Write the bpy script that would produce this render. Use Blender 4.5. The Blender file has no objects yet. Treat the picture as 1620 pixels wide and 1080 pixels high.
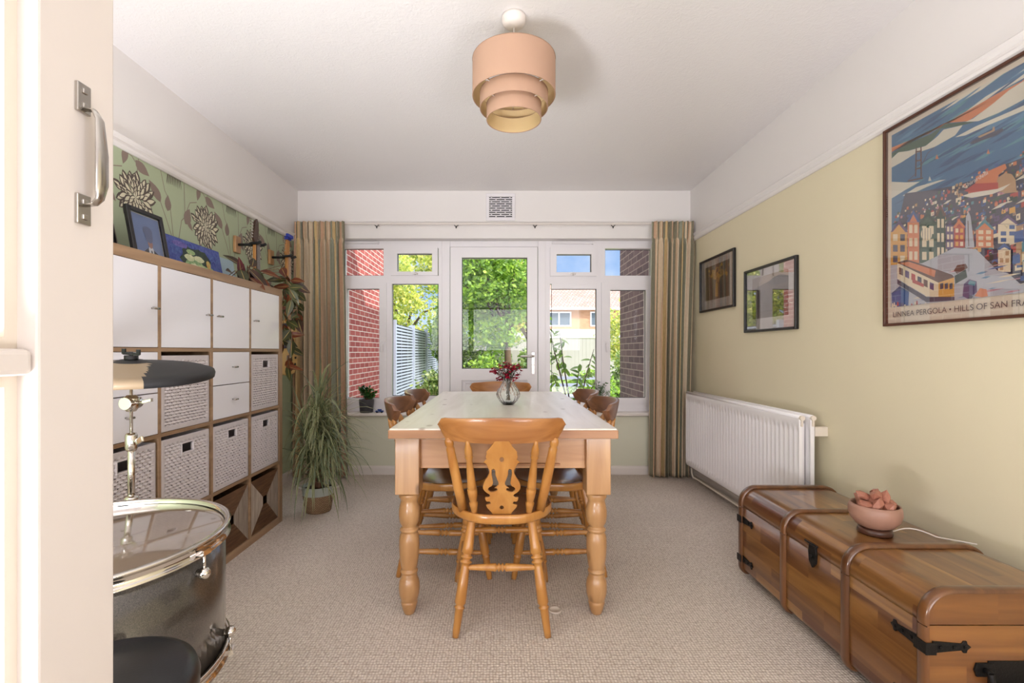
import bpy, bmesh, math, random
from mathutils import Vector, Matrix, Quaternion
C = bpy.context.scene.collection
R = math.radians
PI = math.pi
sc = bpy.context.scene

# ------------------------------------------------------------------ camera
cam_d = bpy.data.cameras.new('camera')
cam_d.sensor_width = 36.0
cam_d.lens = 750.0 / 1620.0 * 36.0
cam_d.shift_x = 18.0 / 1620.0
cam_d.shift_y = 16.0 / 1620.0
cam_d.clip_start = 0.02
cam_d.clip_end = 400
cam = bpy.data.objects.new('camera', cam_d)
cam.location = (0, 0, 1.06)
cam.rotation_euler = (PI / 2, 0, 0)
C.objects.link(cam)
sc.camera = cam

# ------------------------------------------------------------------ exposure
sc.view_settings.view_transform = 'Standard'
sc.view_settings.look = 'None'
sc.view_settings.exposure = 0.46
sc.view_settings.gamma = 1.0
sc.view_settings.use_curve_mapping = False

# ------------------------------------------------------------------ sky
world = bpy.data.worlds.new('sky')
sc.world = world
world.use_nodes = True
nt = world.node_tree
nt.nodes.clear()
w_out = nt.nodes.new('ShaderNodeOutputWorld')
w_bg = nt.nodes.new('ShaderNodeBackground')
w_bg.inputs['Strength'].default_value = 2.15
w_tc = nt.nodes.new('ShaderNodeTexCoord')
w_sep = nt.nodes.new('ShaderNodeSeparateXYZ')
w_ramp = nt.nodes.new('ShaderNodeValToRGB')
w_ramp.color_ramp.elements[0].position = 0.0
w_ramp.color_ramp.elements[0].color = (0.18, 0.26, 0.38, 1)
w_ramp.color_ramp.elements[1].position = 0.26
for p_, c_ in ((0.45, (1.15, 1.22, 1.32, 1)), (1.0, (1.6, 1.65, 1.72, 1))):
    w_ramp.color_ramp.elements.new(p_).color = c_
w_ramp.color_ramp.elements[1].color = (0.08, 0.15, 0.29, 1)
w_n = nt.nodes.new('ShaderNodeTexNoise')
w_n.inputs['Scale'].default_value = 3.2
w_n.inputs['Detail'].default_value = 6
w_cr = nt.nodes.new('ShaderNodeValToRGB')
w_cr.color_ramp.elements[0].position = 0.47
w_cr.color_ramp.elements[1].position = 0.68
w_mix = nt.nodes.new('ShaderNodeMixRGB')
w_mix.inputs['Color2'].default_value = (0.42, 0.44, 0.46, 1)
L = nt.links.new
L(w_tc.outputs['Generated'], w_sep.inputs[0])
L(w_sep.outputs['Z'], w_ramp.inputs[0])
L(w_tc.outputs['Generated'], w_n.inputs['Vector'])
L(w_n.outputs['Fac'], w_cr.inputs[0])
L(w_cr.outputs[0], w_mix.inputs['Fac'])
L(w_ramp.outputs[0], w_mix.inputs['Color1'])
L(w_mix.outputs[0], w_bg.inputs['Color'])
L(w_bg.outputs[0], w_out.inputs[0])

# ------------------------------------------------------------------ sun, sky portal and added fill lights
def light(name, kind, loc, direction, energy, color=(1, 1, 1), size=None, size_y=None, **kw):
    d = bpy.data.lights.new(name, kind)
    d.energy = energy
    d.color = color
    if kind == 'AREA':
        d.shape = 'RECTANGLE'
        d.size = size
        d.size_y = size_y
    for k, v in kw.items():
        setattr(d, k, v)
    o = bpy.data.objects.new(name, d)
    o.location = loc
    o.rotation_euler = Vector(direction).to_track_quat('-Z', 'Y').to_euler()
    C.objects.link(o)
    return o
light('sun', 'SUN', (5, -5, 12), (-0.62, 0.48, -0.62), 4.4, (1.0, 0.94, 0.84), angle=R(0.6))
# added fill light at the far end of the lounge, behind the camera
light('lounge_fill_light', 'AREA', (0.2, -6.6, 1.75), (0.0, 1, 0.06), 128, (0.94, 0.945, 1.0), 4.8, 1.3)
# added unseen fill aimed up at the ceiling, left of the camera
light('doorway_ceiling_fill', 'AREA', (-1.02, -0.15, 0.36), (0.12, 0.20, 1), 68, (0.94, 0.945, 1.0), 0.7, 0.6)
light('trunk_side_ceiling_fill', 'AREA', (1.0, -0.25, 0.36), (0.0, 0.18, 1), 20, (0.94, 0.945, 1.0), 0.9, 0.5)  # second added fill, right of the camera, to lift ceiling and walls
# sky light entering through the glazed garden wall
portal = light('garden_wall_portal', 'AREA', (-0.1, 4.30, 1.25), (0, -1, 0), 1, (1, 1, 1), 2.7, 1.5)
portal.data.cycles.is_portal = True

# ------------------------------------------------------------------ mesh helper
class MB:
    def __init__(s):
        s.v = []; s.f = []; s.m = []; s.sm = []; s.uv = {}
    def add(s, verts, faces, m=0, smooth=False):
        o = len(s.v)
        s.v += [tuple(v) for v in verts]
        for f in faces:
            s.f.append([i + o for i in f]); s.m.append(m); s.sm.append(smooth)
        return s
    def box(s, x0, y0, z0, x1, y1, z1, m=0):
        if x0 > x1: x0, x1 = x1, x0
        if y0 > y1: y0, y1 = y1, y0
        if z0 > z1: z0, z1 = z1, z0
        v = [(x0,y0,z0),(x1,y0,z0),(x1,y1,z0),(x0,y1,z0),(x0,y0,z1),(x1,y0,z1),(x1,y1,z1),(x0,y1,z1)]
        f = [(0,3,2,1),(4,5,6,7),(0,1,5,4),(1,2,6,5),(2,3,7,6),(3,0,4,7)]
        return s.add(v, f, m)
    def obox(s, c, ax, ay, az, m=0):   # box by centre and three half-axis vectors
        c = Vector(c); ax = Vector(ax); ay = Vector(ay); az = Vector(az)
        v = [c + i*ax + j*ay + k*az for k in (-1,1) for (i,j) in ((-1,-1),(1,-1),(1,1),(-1,1))]
        f = [(0,3,2,1),(4,5,6,7),(0,1,5,4),(1,2,6,5),(2,3,7,6),(3,0,4,7)]
        return s.add(v, f, m)
    def ring(s, path, radii, seg=12, m=0, caps=True, smooth=True, flat=1.0, up=None):
        P = [Vector(p) for p in path]
        if not hasattr(radii, '__len__'): radii = [radii] * len(P)
        n = len(P)
        tang = []
        for i in range(n):
            a = P[max(i-1,0)]; b = P[min(i+1,n-1)]
            d = (b - a)
            tang.append(d.normalized() if d.length > 1e-9 else Vector((0,0,1)))
        u = Vector(up) if up else tang[0].orthogonal()
        verts = []
        for i in range(n):
            t = tang[i]
            u = (u - t * u.dot(t))
            if u.length < 1e-6: u = t.orthogonal()
            u.normalize()
            w = t.cross(u)
            for k in range(seg):
                a = 2*PI*k/seg
                verts.append(P[i] + radii[i]*(math.cos(a)*u + math.sin(a)*flat*w))
        faces = []
        for i in range(n-1):
            for k in range(seg):
                k2 = (k+1) % seg
                faces.append((i*seg+k, i*seg+k2, (i+1)*seg+k2, (i+1)*seg+k))
        s.add(verts, faces, m, smooth)
        if caps:
            o = len(s.v) - len(verts)
            s.f.append([o+k for k in range(seg)][::-1]); s.m.append(m); s.sm.append(False)
            s.f.append([o+(n-1)*seg+k for k in range(seg)]); s.m.append(m); s.sm.append(False)
        return s
    def turned(s, a, b, prof, seg=16, m=0):   # prof: (t 0..1, radius) along a->b
        a = Vector(a); b = Vector(b)
        return s.ring([a + (b-a)*t for t, r in prof], [r for t, r in prof], seg, m)
    def lathe(s, prof, c=(0,0,0), seg=32, m=0, smooth=True, fn=None):   # prof: (r, z) about vertical axis
        verts = []; n = len(prof)
        for i, (r, z) in enumerate(prof):
            for k in range(seg):
                a = 2*PI*k/seg
                rr = r if fn is None else fn(r, z, a)
                verts.append((c[0]+rr*math.cos(a), c[1]+rr*math.sin(a), c[2]+z))
        faces = [(i*seg+k, i*seg+(k+1)%seg, (i+1)*seg+(k+1)%seg, (i+1)*seg+k) for i in range(n-1) for k in range(seg)]
        return s.add(verts, faces, m, smooth)
    def prism(s, poly, o, ux, uy, n, t, m=0, holes=None):   # polygon extruded by t along n
        o = Vector(o); ux = Vector(ux); uy = Vector(uy); n = Vector(n)
        k = len(poly)
        a = [o + ux*p[0] + uy*p[1] for p in poly]
        b = [p + n*t for p in a]
        f = [tuple(range(k))[::-1], tuple(range(k, 2*k))] + [(i, (i+1)%k, k+(i+1)%k, k+i) for i in range(k)]
        return s.add(a + b, f, m)
    def flat(s, poly, z=0.0, m=0):
        return s.add([(p[0], p[1], z) for p in poly], [tuple(range(len(poly)))], m)
    def build(s, name, mats, parent=None, loc=(0,0,0), bevel=0, off=(0,0,0), seg=2, recalc=True, subsurf=0, solid=0):
        me = bpy.data.meshes.new(name)
        ox, oy, oz = off
        me.from_pydata([(x-ox, y-oy, z-oz) for x, y, z in s.v], [], s.f)
        if not isinstance(mats, (list, tuple)): mats = [mats]
        for mt in mats: me.materials.append(mt)
        me.polygons.foreach_set('material_index', s.m)
        me.polygons.foreach_set('use_smooth', s.sm)
        if s.uv:
            uvl = me.uv_layers.new(name='UVMap')
            for lp in me.loops:
                uvl.data[lp.index].uv = s.uv.get(lp.vertex_index, (0, 0))
        me.update()
        if recalc:
            bm = bmesh.new(); bm.from_mesh(me)
            bmesh.ops.recalc_face_normals(bm, faces=bm.faces)
            bm.to_mesh(me); bm.free()
        o = bpy.data.objects.new(name, me)
        o.location = loc
        C.objects.link(o)
        if parent is not None: o.parent = parent
        if solid:
            md = o.modifiers.new('solid', 'SOLIDIFY'); md.thickness = solid; md.offset = 0
        if bevel:
            md = o.modifiers.new('bevel', 'BEVEL'); md.width = bevel; md.segments = seg
            md.limit_method = 'ANGLE'; md.angle_limit = R(40)
        if subsurf:
            md = o.modifiers.new('sub', 'SUBSURF'); md.levels = subsurf; md.render_levels = subsurf
        return o

def tag(o, label, cat, group=None, kind=None):
    o['label'] = label; o['category'] = cat
    if group: o['group'] = group
    if kind: o['kind'] = kind
    return o
def thing(name, label, cat, loc=(0,0,0), rotz=0, group=None, mat3=None):
    o = bpy.data.objects.new(name, None)
    o.empty_display_size = 0.05
    C.objects.link(o)
    if mat3 is not None:
        o.matrix_world = Matrix.Translation(loc) @ mat3.to_4x4()
    else:
        o.location = loc; o.rotation_euler = (0, 0, rotz)
    return tag(o, label, cat, group)
def struct(o, parent=None):
    o['kind'] = 'structure'
    return o
def copy_tree(o, parent=None):
    c = o.copy(); C.objects.link(c)
    if parent is not None: c.parent = parent
    for ch in [k for k in bpy.data.objects if k.parent == o and k != c]:
        copy_tree(ch, c)
    return c
WR = Matrix(((0,0,-1),(-1,0,0),(0,1,0)))     # right wall panels: x -> -Y, y -> Z, z -> -X
WL = Matrix(((0,0,1),(1,0,0),(0,1,0)))       # left wall panels: x -> +Y, y -> Z, z -> +X
WF = Matrix(((1,0,0),(0,0,-1),(0,1,0)))      # garden wall panels: x -> X, y -> Z, z -> -Y

# ------------------------------------------------------------------ materials
def srgb(r, g, b):
    f = lambda c: (c/255/12.92) if c/255 <= 0.04045 else ((c/255+0.055)/1.055)**2.4
    return (f(r), f(g), f(b), 1)
def base(name):
    m = bpy.data.materials.new(name); m.use_nodes = True
    n = m.node_tree; bs = n.nodes['Principled BSDF']
    return m, n, bs
def swz(n, order='xyz', scale=(1,1,1)):
    tc = n.nodes.new('ShaderNodeTexCoord')
    if order == 'xyz' and scale == (1,1,1): return tc.outputs['Object']
    sp = n.nodes.new('ShaderNodeSeparateXYZ'); cb = n.nodes.new('ShaderNodeCombineXYZ')
    n.links.new(tc.outputs['Object'], sp.inputs[0])
    for i, ch in enumerate(order):
        if ch != '0': n.links.new(sp.outputs['xyz'.index(ch)], cb.inputs[i])
    mp = n.nodes.new('ShaderNodeMapping'); mp.inputs['Scale'].default_value = scale
    n.links.new(cb.outputs[0], mp.inputs[0])
    return mp.outputs[0]
def plain(name, col, rough=0.5, metal=0.0, spec=0.5, var=0.0, bump=0.0, bscale=60, sheen=0, coat=0, vscale=6):
    m, n, b = base(name)
    b.inputs['Base Color'].default_value = col
    b.inputs['Roughness'].default_value = rough
    b.inputs['Metallic'].default_value = metal
    b.inputs['Specular IOR Level'].default_value = spec
    if coat: b.inputs['Coat Weight'].default_value = coat; b.inputs['Coat Roughness'].default_value = 0.08
    if var > 0:
        no = n.nodes.new('ShaderNodeTexNoise'); no.inputs['Scale'].default_value = vscale; no.inputs['Detail'].default_value = 5
        n.links.new(swz(n), no.inputs['Vector'])
        mx = n.nodes.new('ShaderNodeMixRGB')
        mx.inputs['Color1'].default_value = tuple(c*(1-var) for c in col[:3]) + (1,)
        mx.inputs['Color2'].default_value = tuple(min(1, c*(1+var)) for c in col[:3]) + (1,)
        n.links.new(no.outputs['Fac'], mx.inputs['Fac'])
        n.links.new(mx.outputs[0], b.inputs['Base Color'])
    if bump > 0:
        no = n.nodes.new('ShaderNodeTexNoise'); no.inputs['Scale'].default_value = bscale; no.inputs['Detail'].default_value = 4
        n.links.new(swz(n), no.inputs['Vector'])
        bp = n.nodes.new('ShaderNodeBump'); bp.inputs['Strength'].default_value = bump; bp.inputs['Distance'].default_value = 0.003
        n.links.new(no.outputs['Fac'], bp.inputs['Height'])
        n.links.new(bp.outputs[0], b.inputs['Normal'])
    return m
def wood(name, c1, c2, axis='x', rough=0.35, fine=1.0, coat=0.0, c3=None, planks=0, plank_axis='z', knots=False):
    m, n, b = base(name)
    sc_ = {'x': (1.2, 16, 16), 'y': (16, 1.2, 16), 'z': (16, 16, 1.2)}[axis]
    v = swz(n, 'xyz', tuple(s*fine for s in sc_))
    no = n.nodes.new('ShaderNodeTexNoise'); no.inputs['Scale'].default_value = 1.0; no.inputs['Detail'].default_value = 6
    no.inputs['Distortion'].default_value = 1.2
    n.links.new(v, no.inputs['Vector'])
    rp = n.nodes.new('ShaderNodeValToRGB')
    rp.color_ramp.elements[0].position = 0.32; rp.color_ramp.elements[0].color = c1
    rp.color_ramp.elements[1].position = 0.68; rp.color_ramp.elements[1].color = c2
    n.links.new(no.outputs['Fac'], rp.inputs[0])
    out = rp.outputs[0]
    if planks:
        tc = n.nodes.new('ShaderNodeTexCoord'); sp = n.nodes.new('ShaderNodeSeparateXYZ')
        n.links.new(tc.outputs['Object'], sp.inputs[0])
        ml = n.nodes.new('ShaderNodeMath'); ml.operation = 'MULTIPLY'; ml.inputs[1].default_value = planks
        if plank_axis == 'x+z':
            ad = n.nodes.new('ShaderNodeMath'); ad.operation = 'ADD'
            n.links.new(sp.outputs[0], ad.inputs[0]); n.links.new(sp.outputs[2], ad.inputs[1])
            n.links.new(ad.outputs[0], ml.inputs[0])
        else:
            n.links.new(sp.outputs['xyz'.index(plank_axis)], ml.inputs[0])
        fl = n.nodes.new('ShaderNodeMath'); fl.operation = 'FLOOR'
        n.links.new(ml.outputs[0], fl.inputs[0])
        # break boards lengthwise at shifted points
        al = n.nodes.new('ShaderNodeMath'); al.operation = 'MULTIPLY'; al.inputs[1].default_value = 3.1
        n.links.new(sp.outputs['xyz'.index(axis)], al.inputs[0])
        a2 = n.nodes.new('ShaderNodeMath'); a2.operation = 'MULTIPLY_ADD'; a2.inputs[1].default_value = 0.37
        n.links.new(fl.outputs[0], a2.inputs[0]); n.links.new(al.outputs[0], a2.inputs[2])
        f2 = n.nodes.new('ShaderNodeMath'); f2.operation = 'FLOOR'; n.links.new(a2.outputs[0], f2.inputs[0])
        cb = n.nodes.new('ShaderNodeCombineXYZ')
        n.links.new(fl.outputs[0], cb.inputs[0]); n.links.new(f2.outputs[0], cb.inputs[1])
        wn = n.nodes.new('ShaderNodeTexWhiteNoise'); n.links.new(cb.outputs[0], wn.inputs['Vector'])
        mx = n.nodes.new('ShaderNodeMixRGB'); mx.blend_type = 'MIX'
        mx.inputs['Color2'].default_value = c3 or c1
        sc2 = n.nodes.new('ShaderNodeMath'); sc2.operation = 'MULTIPLY'; sc2.inputs[1].default_value = 0.9
        off = n.nodes.new('ShaderNodeVectorMath'); off.operation = 'ADD'
        n.links.new(v, off.inputs[0]); n.links.new(wn.outputs['Color'], off.inputs[1])
        wn_s = n.nodes.new('ShaderNodeVectorMath'); wn_s.operation = 'SCALE'; wn_s.inputs['Scale'].default_value = 9.0
        n.links.new(wn.outputs['Color'], wn_s.inputs[0]); n.links.new(wn_s.outputs[0], off.inputs[1]); n.links.new(off.outputs[0], no.inputs['Vector'])
        n.links.new(wn.outputs['Value'], sc2.inputs[0]); n.links.new(sc2.outputs[0], mx.inputs['Fac'])
        n.links.new(out, mx.inputs['Color1']); out = mx.outputs[0]
    if knots:
        vo = n.nodes.new('ShaderNodeTexVoronoi'); vo.inputs['Scale'].default_value = 1.0
        n.links.new(swz(n, 'xyz', {'x': (5, 11, 11), 'y': (11, 5, 11), 'z': (11, 11, 5)}[axis]), vo.inputs['Vector'])
        kr = n.nodes.new('ShaderNodeValToRGB')
        kr.color_ramp.elements[0].position = 0.08; kr.color_ramp.elements[0].color = (1,1,1,1)
        kr.color_ramp.elements[1].position = 0.17; kr.color_ramp.elements[1].color = (0,0,0,1)
        n.links.new(vo.outputs['Distance'], kr.inputs[0])
        mx = n.nodes.new('ShaderNodeMixRGB'); mx.inputs['Color2'].default_value = srgb(120, 84, 48)
        n.links.new(kr.outputs[0], mx.inputs['Fac']); n.links.new(out, mx.inputs['Color1']); out = mx.outputs[0]
    n.links.new(out, b.inputs['Base Color'])
    b.inputs['Roughness'].default_value = rough
    if coat: b.inputs['Coat Weight'].default_value = coat; b.inputs['Coat Roughness'].default_value = 0.12
    bp = n.nodes.new('ShaderNodeBump'); bp.inputs['Strength'].default_value = 0.12; bp.inputs['Distance'].default_value = 0.002
    n.links.new(no.outputs['Fac'], bp.inputs['Height']); n.links.new(bp.outputs[0], b.inputs['Normal'])
    return m
def brick(name, c1, c2, mortar, order, bw=0.225, bh=0.075):
    m, n, b = base(name)
    b.inputs['Specular IOR Level'].default_value = 0.2
    bt = n.nodes.new('ShaderNodeTexBrick')
    bt.inputs['Scale'].default_value = 1.0
    bt.inputs['Brick Width'].default_value = bw; bt.inputs['Row Height'].default_value = bh
    bt.inputs['Mortar Size'].default_value = 0.006; bt.inputs['Mortar Smooth'].default_value = 0.2
    bt.inputs['Color1'].default_value = c1; bt.inputs['Color2'].default_value = c2; bt.inputs['Mortar'].default_value = mortar
    n.links.new(swz(n, order), bt.inputs['Vector'])
    n.links.new(bt.outputs['Color'], b.inputs['Base Color'])
    b.inputs['Roughness'].default_value = 0.85
    bp = n.nodes.new('ShaderNodeBump'); bp.inputs['Strength'].default_value = 0.5; bp.inputs['Distance'].default_value = 0.006
    bp.invert = True
    n.links.new(bt.outputs['Fac'], bp.inputs['Height']); n.links.new(bp.outputs[0], b.inputs['Normal'])
    return m
def glass_pane(name, refl=0.08, tint=(1,1,1,1)):
    m = bpy.data.materials.new(name); m.use_nodes = True
    n = m.node_tree; n.nodes.clear()
    o = n.nodes.new('ShaderNodeOutputMaterial'); tr = n.nodes.new('ShaderNodeBsdfTransparent'); gl = n.nodes.new('ShaderNodeBsdfGlossy')
    tr.inputs[0].default_value = tint
    gl.inputs['Roughness'].default_value = 0.0
    fr = n.nodes.new('ShaderNodeLayerWeight'); fr.inputs['Blend'].default_value = 0.12
    ml = n.nodes.new('ShaderNodeMath'); ml.operation = 'MULTIPLY_ADD'; ml.inputs[1].default_value = 0.6; ml.inputs[2].default_value = refl
    n.links.new(fr.outputs['Fresnel'], ml.inputs[0])
    mx = n.nodes.new('ShaderNodeMixShader')
    n.links.new(ml.outputs[0], mx.inputs[0]); n.links.new(tr.outputs[0], mx.inputs[1]); n.links.new(gl.outputs[0], mx.inputs[2])
    n.links.new(mx.outputs[0], o.inputs[0])
    return m
def leafmat(name, col, col2=None, rough=0.5, trans=0.35):
    m = bpy.data.materials.new(name); m.use_nodes = True
    n = m.node_tree; b = n.nodes['Principled BSDF']; o = n.nodes['Material Output']
    b.inputs['Roughness'].default_value = rough
    no = n.nodes.new('ShaderNodeTexNoise'); no.inputs['Scale'].default_value = 7; no.inputs['Detail'].default_value = 3
    n.links.new(swz(n), no.inputs['Vector'])
    rp = n.nodes.new('ShaderNodeValToRGB')
    rp.color_ramp.elements[0].position = 0.35; rp.color_ramp.elements[0].color = col
    rp.color_ramp.elements[1].position = 0.65; rp.color_ramp.elements[1].color = col2 or col
    n.links.new(no.outputs['Fac'], rp.inputs[0])
    n.links.new(rp.outputs[0], b.inputs['Base Color'])
    tr = n.nodes.new('ShaderNodeBsdfTranslucent'); n.links.new(rp.outputs[0], tr.inputs[0])
    mx = n.nodes.new('ShaderNodeMixShader'); mx.inputs[0].default_value = trans
    n.links.new(b.outputs[0], mx.inputs[1]); n.links.new(tr.outputs[0], mx.inputs[2]); n.links.new(mx.outputs[0], o.inputs[0])
    return m

M = {}
M['white_paint'] = plain('white_paint', srgb(236, 231, 228), 0.55, var=0.01)
M['gloss_white'] = plain('gloss_white', srgb(228, 219, 211), 0.35, var=0.02, bump=0.05, bscale=30)
M['upvc'] = plain('upvc', srgb(238, 234, 236), 0.25)
M['upvc_seal'] = plain('upvc_seal', srgb(40, 40, 42), 0.6)
M['cream_wall'] = plain('cream_wall', srgb(228, 217, 186), 0.7, var=0.015, bump=0.04, bscale=90)
M['green_paper'] = plain('green_paper', srgb(178, 190, 158), 0.6, var=0.02)
M['motif_taupe'] = plain('motif_taupe', srgb(140, 122, 112), 0.5)
M['motif_dark'] = plain('motif_dark', srgb(88, 76, 68), 0.5)
M['motif_cream'] = plain('motif_cream', srgb(222, 216, 190), 0.55)
def ceiling_mat():
    m, n, b = base('ceiling_artex')
    b.inputs['Base Color'].default_value = srgb(238, 234, 233); b.inputs['Roughness'].default_value = 0.5
    no = n.nodes.new('ShaderNodeTexNoise'); no.inputs['Scale'].default_value = 42; no.inputs['Detail'].default_value = 5; no.inputs['Distortion'].default_value = 1.5
    n.links.new(swz(n), no.inputs['Vector'])
    bp = n.nodes.new('ShaderNodeBump'); bp.inputs['Strength'].default_value = 0.35; bp.inputs['Distance'].default_value = 0.006
    n.links.new(no.outputs['Fac'], bp.inputs['Height']); n.links.new(bp.outputs[0], b.inputs['Normal'])
    return m
M['ceiling'] = ceiling_mat()
def carpet_mat():
    m, n, b = base('loop_carpet')
    vo = n.nodes.new('ShaderNodeTexVoronoi'); vo.inputs['Scale'].default_value = 1.0; vo.inputs['Randomness'].default_value = 0.35
    n.links.new(swz(n, 'xyz', (95, 80, 1)), vo.inputs['Vector'])
    rp = n.nodes.new('ShaderNodeValToRGB')
    rp.color_ramp.elements[0].position = 0.1; rp.color_ramp.elements[0].color = srgb(248, 236, 224)
    rp.color_ramp.elements[1].position = 0.75; rp.color_ramp.elements[1].color = srgb(190, 173, 158)
    n.links.new(vo.outputs['Distance'], rp.inputs[0])
    no = n.nodes.new('ShaderNodeTexNoise'); no.inputs['Scale'].default_value = 1.6; no.inputs['Detail'].default_value = 5
    n.links.new(swz(n), no.inputs['Vector'])
    mx = n.nodes.new('ShaderNodeMixRGB'); mx.blend_type = 'MULTIPLY'; mx.inputs['Fac'].default_value = 0.25
    n.links.new(rp.outputs[0], mx.inputs['Color1']); n.links.new(no.outputs['Fac'], mx.inputs['Color2'])
    n.links.new(mx.outputs[0], b.inputs['Base Color'])
    b.inputs['Roughness'].default_value = 0.95; b.inputs['Specular IOR Level'].default_value = 0.1
    bp = n.nodes.new('ShaderNodeBump'); bp.invert = True; bp.inputs['Strength'].default_value = 0.8; bp.inputs['Distance'].default_value = 0.006
    n.links.new(vo.outputs['Distance'], bp.inputs['Height']); n.links.new(bp.outputs[0], b.inputs['Normal'])
    return m
M['carpet'] = carpet_mat()
M['glass'] = glass_pane('window_glass', 0.012)
M['pic_glass'] = glass_pane('picture_glass', 0.10)
M['oak'] = wood('shelf_oak', srgb(140, 110, 82), srgb(172, 140, 108), 'y', 0.45)
M['oak_z'] = wood('shelf_oak_side', srgb(140, 110, 82), srgb(172, 140, 108), 'z', 0.45)
M['shelf_white'] = plain('shelf_white', srgb(238, 236, 240), 0.22)
M['shelf_back'] = plain('shelf_back', srgb(120, 98, 76), 0.6)
M['steel'] = plain('brushed_steel', srgb(190, 186, 180), 0.25, metal=1)
M['chrome'] = plain('chrome', srgb(220, 216, 210), 0.08, metal=1)
M['black'] = plain('black_plastic', srgb(22, 22, 24), 0.4)
M['black_rubber'] = plain('black_rubber', srgb(28, 28, 30), 0.6)
M['black_frame'] = plain('black_frame', srgb(24, 22, 24), 0.3)
M['wicker'] = plain('white_wicker', srgb(214, 206, 206), 0.55, var=0.08, vscale=50)
M['wicker_gap_shade'] = plain('wicker_gap_shade', srgb(92, 80, 84), 0.8)  # shade between the strands, put as dark colour on the low weave faces
M['dark'] = plain('dark_interior', srgb(20, 18, 18), 0.9)
M['seagrass'] = wood('seagrass_brown', srgb(96, 66, 44), srgb(132, 96, 64), 'y', 0.8, fine=4)
M['seagrass_light'] = wood('seagrass_pale', srgb(150, 136, 122), srgb(188, 174, 158), 'z', 0.8, fine=4)
M['pine'] = wood('waxed_pine', srgb(164, 118, 74), srgb(194, 150, 102), 'z', 0.32, coat=0.25, knots=True)
M['pine_x'] = wood('waxed_pine_apron', srgb(176, 128, 88), srgb(202, 156, 112), 'x', 0.4, coat=0.1, knots=True)
M['chair'] = wood('chair_wood', srgb(172, 112, 50), srgb(196, 140, 72), 'z', 0.3, coat=0.35)
M['chair_rail'] = wood('chair_rail_wood', srgb(152, 96, 48), srgb(184, 126, 70), 'x', 0.3, coat=0.35)
M['seat_dark'] = wood('seat_wood', srgb(120, 70, 30), srgb(150, 92, 44), 'x', 0.22, coat=0.6)
def tabletop_mat():
    m, n, b = base('scrubbed_table_top')
    v = swz(n, 'xyz', (9, 0.9, 9))
    no = n.nodes.new('ShaderNodeTexNoise'); no.inputs['Scale'].default_value = 1.6; no.inputs['Detail'].default_value = 7; no.inputs['Distortion'].default_value = 0.6
    n.links.new(v, no.inputs['Vector'])
    rp = n.nodes.new('ShaderNodeValToRGB')
    rp.color_ramp.elements[0].position = 0.3; rp.color_ramp.elements[0].color = srgb(216, 206, 192)
    rp.color_ramp.elements[1].position = 0.7; rp.color_ramp.elements[1].color = srgb(238, 230, 220)
    n.links.new(no.outputs['Fac'], rp.inputs[0])
    vo = n.nodes.new('ShaderNodeTexVoronoi'); vo.inputs['Scale'].default_value = 1.0
    n.links.new(swz(n, 'xyz', (9, 5, 1)), vo.inputs['Vector'])
    kr = n.nodes.new('ShaderNodeValToRGB')
    kr.color_ramp.elements[0].position = 0.07; kr.color_ramp.elements[0].color = (0.75,0.75,0.75,1)
    kr.color_ramp.elements[1].position = 0.15; kr.color_ramp.elements[1].color = (0,0,0,1)
    n.links.new(vo.outputs['Distance'], kr.inputs[0])
    mx = n.nodes.new('ShaderNodeMixRGB'); mx.inputs['Color2'].default_value = srgb(150, 126, 104)
    n.links.new(kr.outputs[0], mx.inputs['Fac']); n.links.new(rp.outputs[0], mx.inputs['Color1'])
    n.links.new(mx.outputs[0], b.inputs['Base Color'])
    b.inputs['Roughness'].default_value = 0.38; b.inputs['Coat Weight'].default_value = 0.5; b.inputs['Coat Roughness'].default_value = 0.28
    return m
M['table_top'] = tabletop_mat()
M['table_edge'] = wood('table_edge', srgb(148, 100, 66), srgb(186, 138, 96), 'x', 0.4)
M['trunk'] = wood('trunk_wood', srgb(96, 60, 30), srgb(160, 114, 62), 'y', 0.28, coat=0.5, c3=srgb(84, 42, 24), planks=14, plank_axis='x+z')
M['trunk_end'] = wood('trunk_end_wood', srgb(112, 70, 34), srgb(156, 104, 52), 'x', 0.3, coat=0.4, c3=srgb(96, 54, 28), planks=9, plank_axis='z')
M['hoop'] = wood('trunk_hoop', srgb(84, 50, 28), srgb(120, 76, 40), 'z', 0.28, coat=0.5)
M['iron'] = plain('black_iron', srgb(30, 28, 27), 0.45, metal=0.6, bump=0.3, bscale=120)
M['rad'] = plain('radiator_white', srgb(242, 238, 238), 0.3)
M['rad_cap'] = plain('radiator_cap', srgb(226, 214, 198), 0.4)
def shade_mat():
    m = bpy.data.materials.new('shade_fabric'); m.use_nodes = True
    n = m.node_tree; b = n.nodes['Principled BSDF']; o = n.nodes['Material Output']
    b.inputs['Base Color'].default_value = srgb(182, 146, 122); b.inputs['Roughness'].default_value = 0.75
    no = n.nodes.new('ShaderNodeTexNoise'); no.inputs['Scale'].default_value = 260
    n.links.new(swz(n, 'xyz', (1, 1, 0.1)), no.inputs['Vector'])
    bp = n.nodes.new('ShaderNodeBump'); bp.inputs['Strength'].default_value = 0.15; bp.inputs['Distance'].default_value = 0.001
    n.links.new(no.outputs['Fac'], bp.inputs['Height']); n.links.new(bp.outputs[0], b.inputs['Normal'])
    return m
M['shade'] = shade_mat()
M['shade_in'] = plain('shade_lining', srgb(216, 188, 140), 0.6)
M['walnut'] = plain('poster_frame_wood', srgb(84, 48, 32), 0.35)
M['paper'] = plain('poster_paper', srgb(232, 216, 194), 0.6)
M['mount'] = plain('picture_mount', srgb(214, 206, 202), 0.7)

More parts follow.
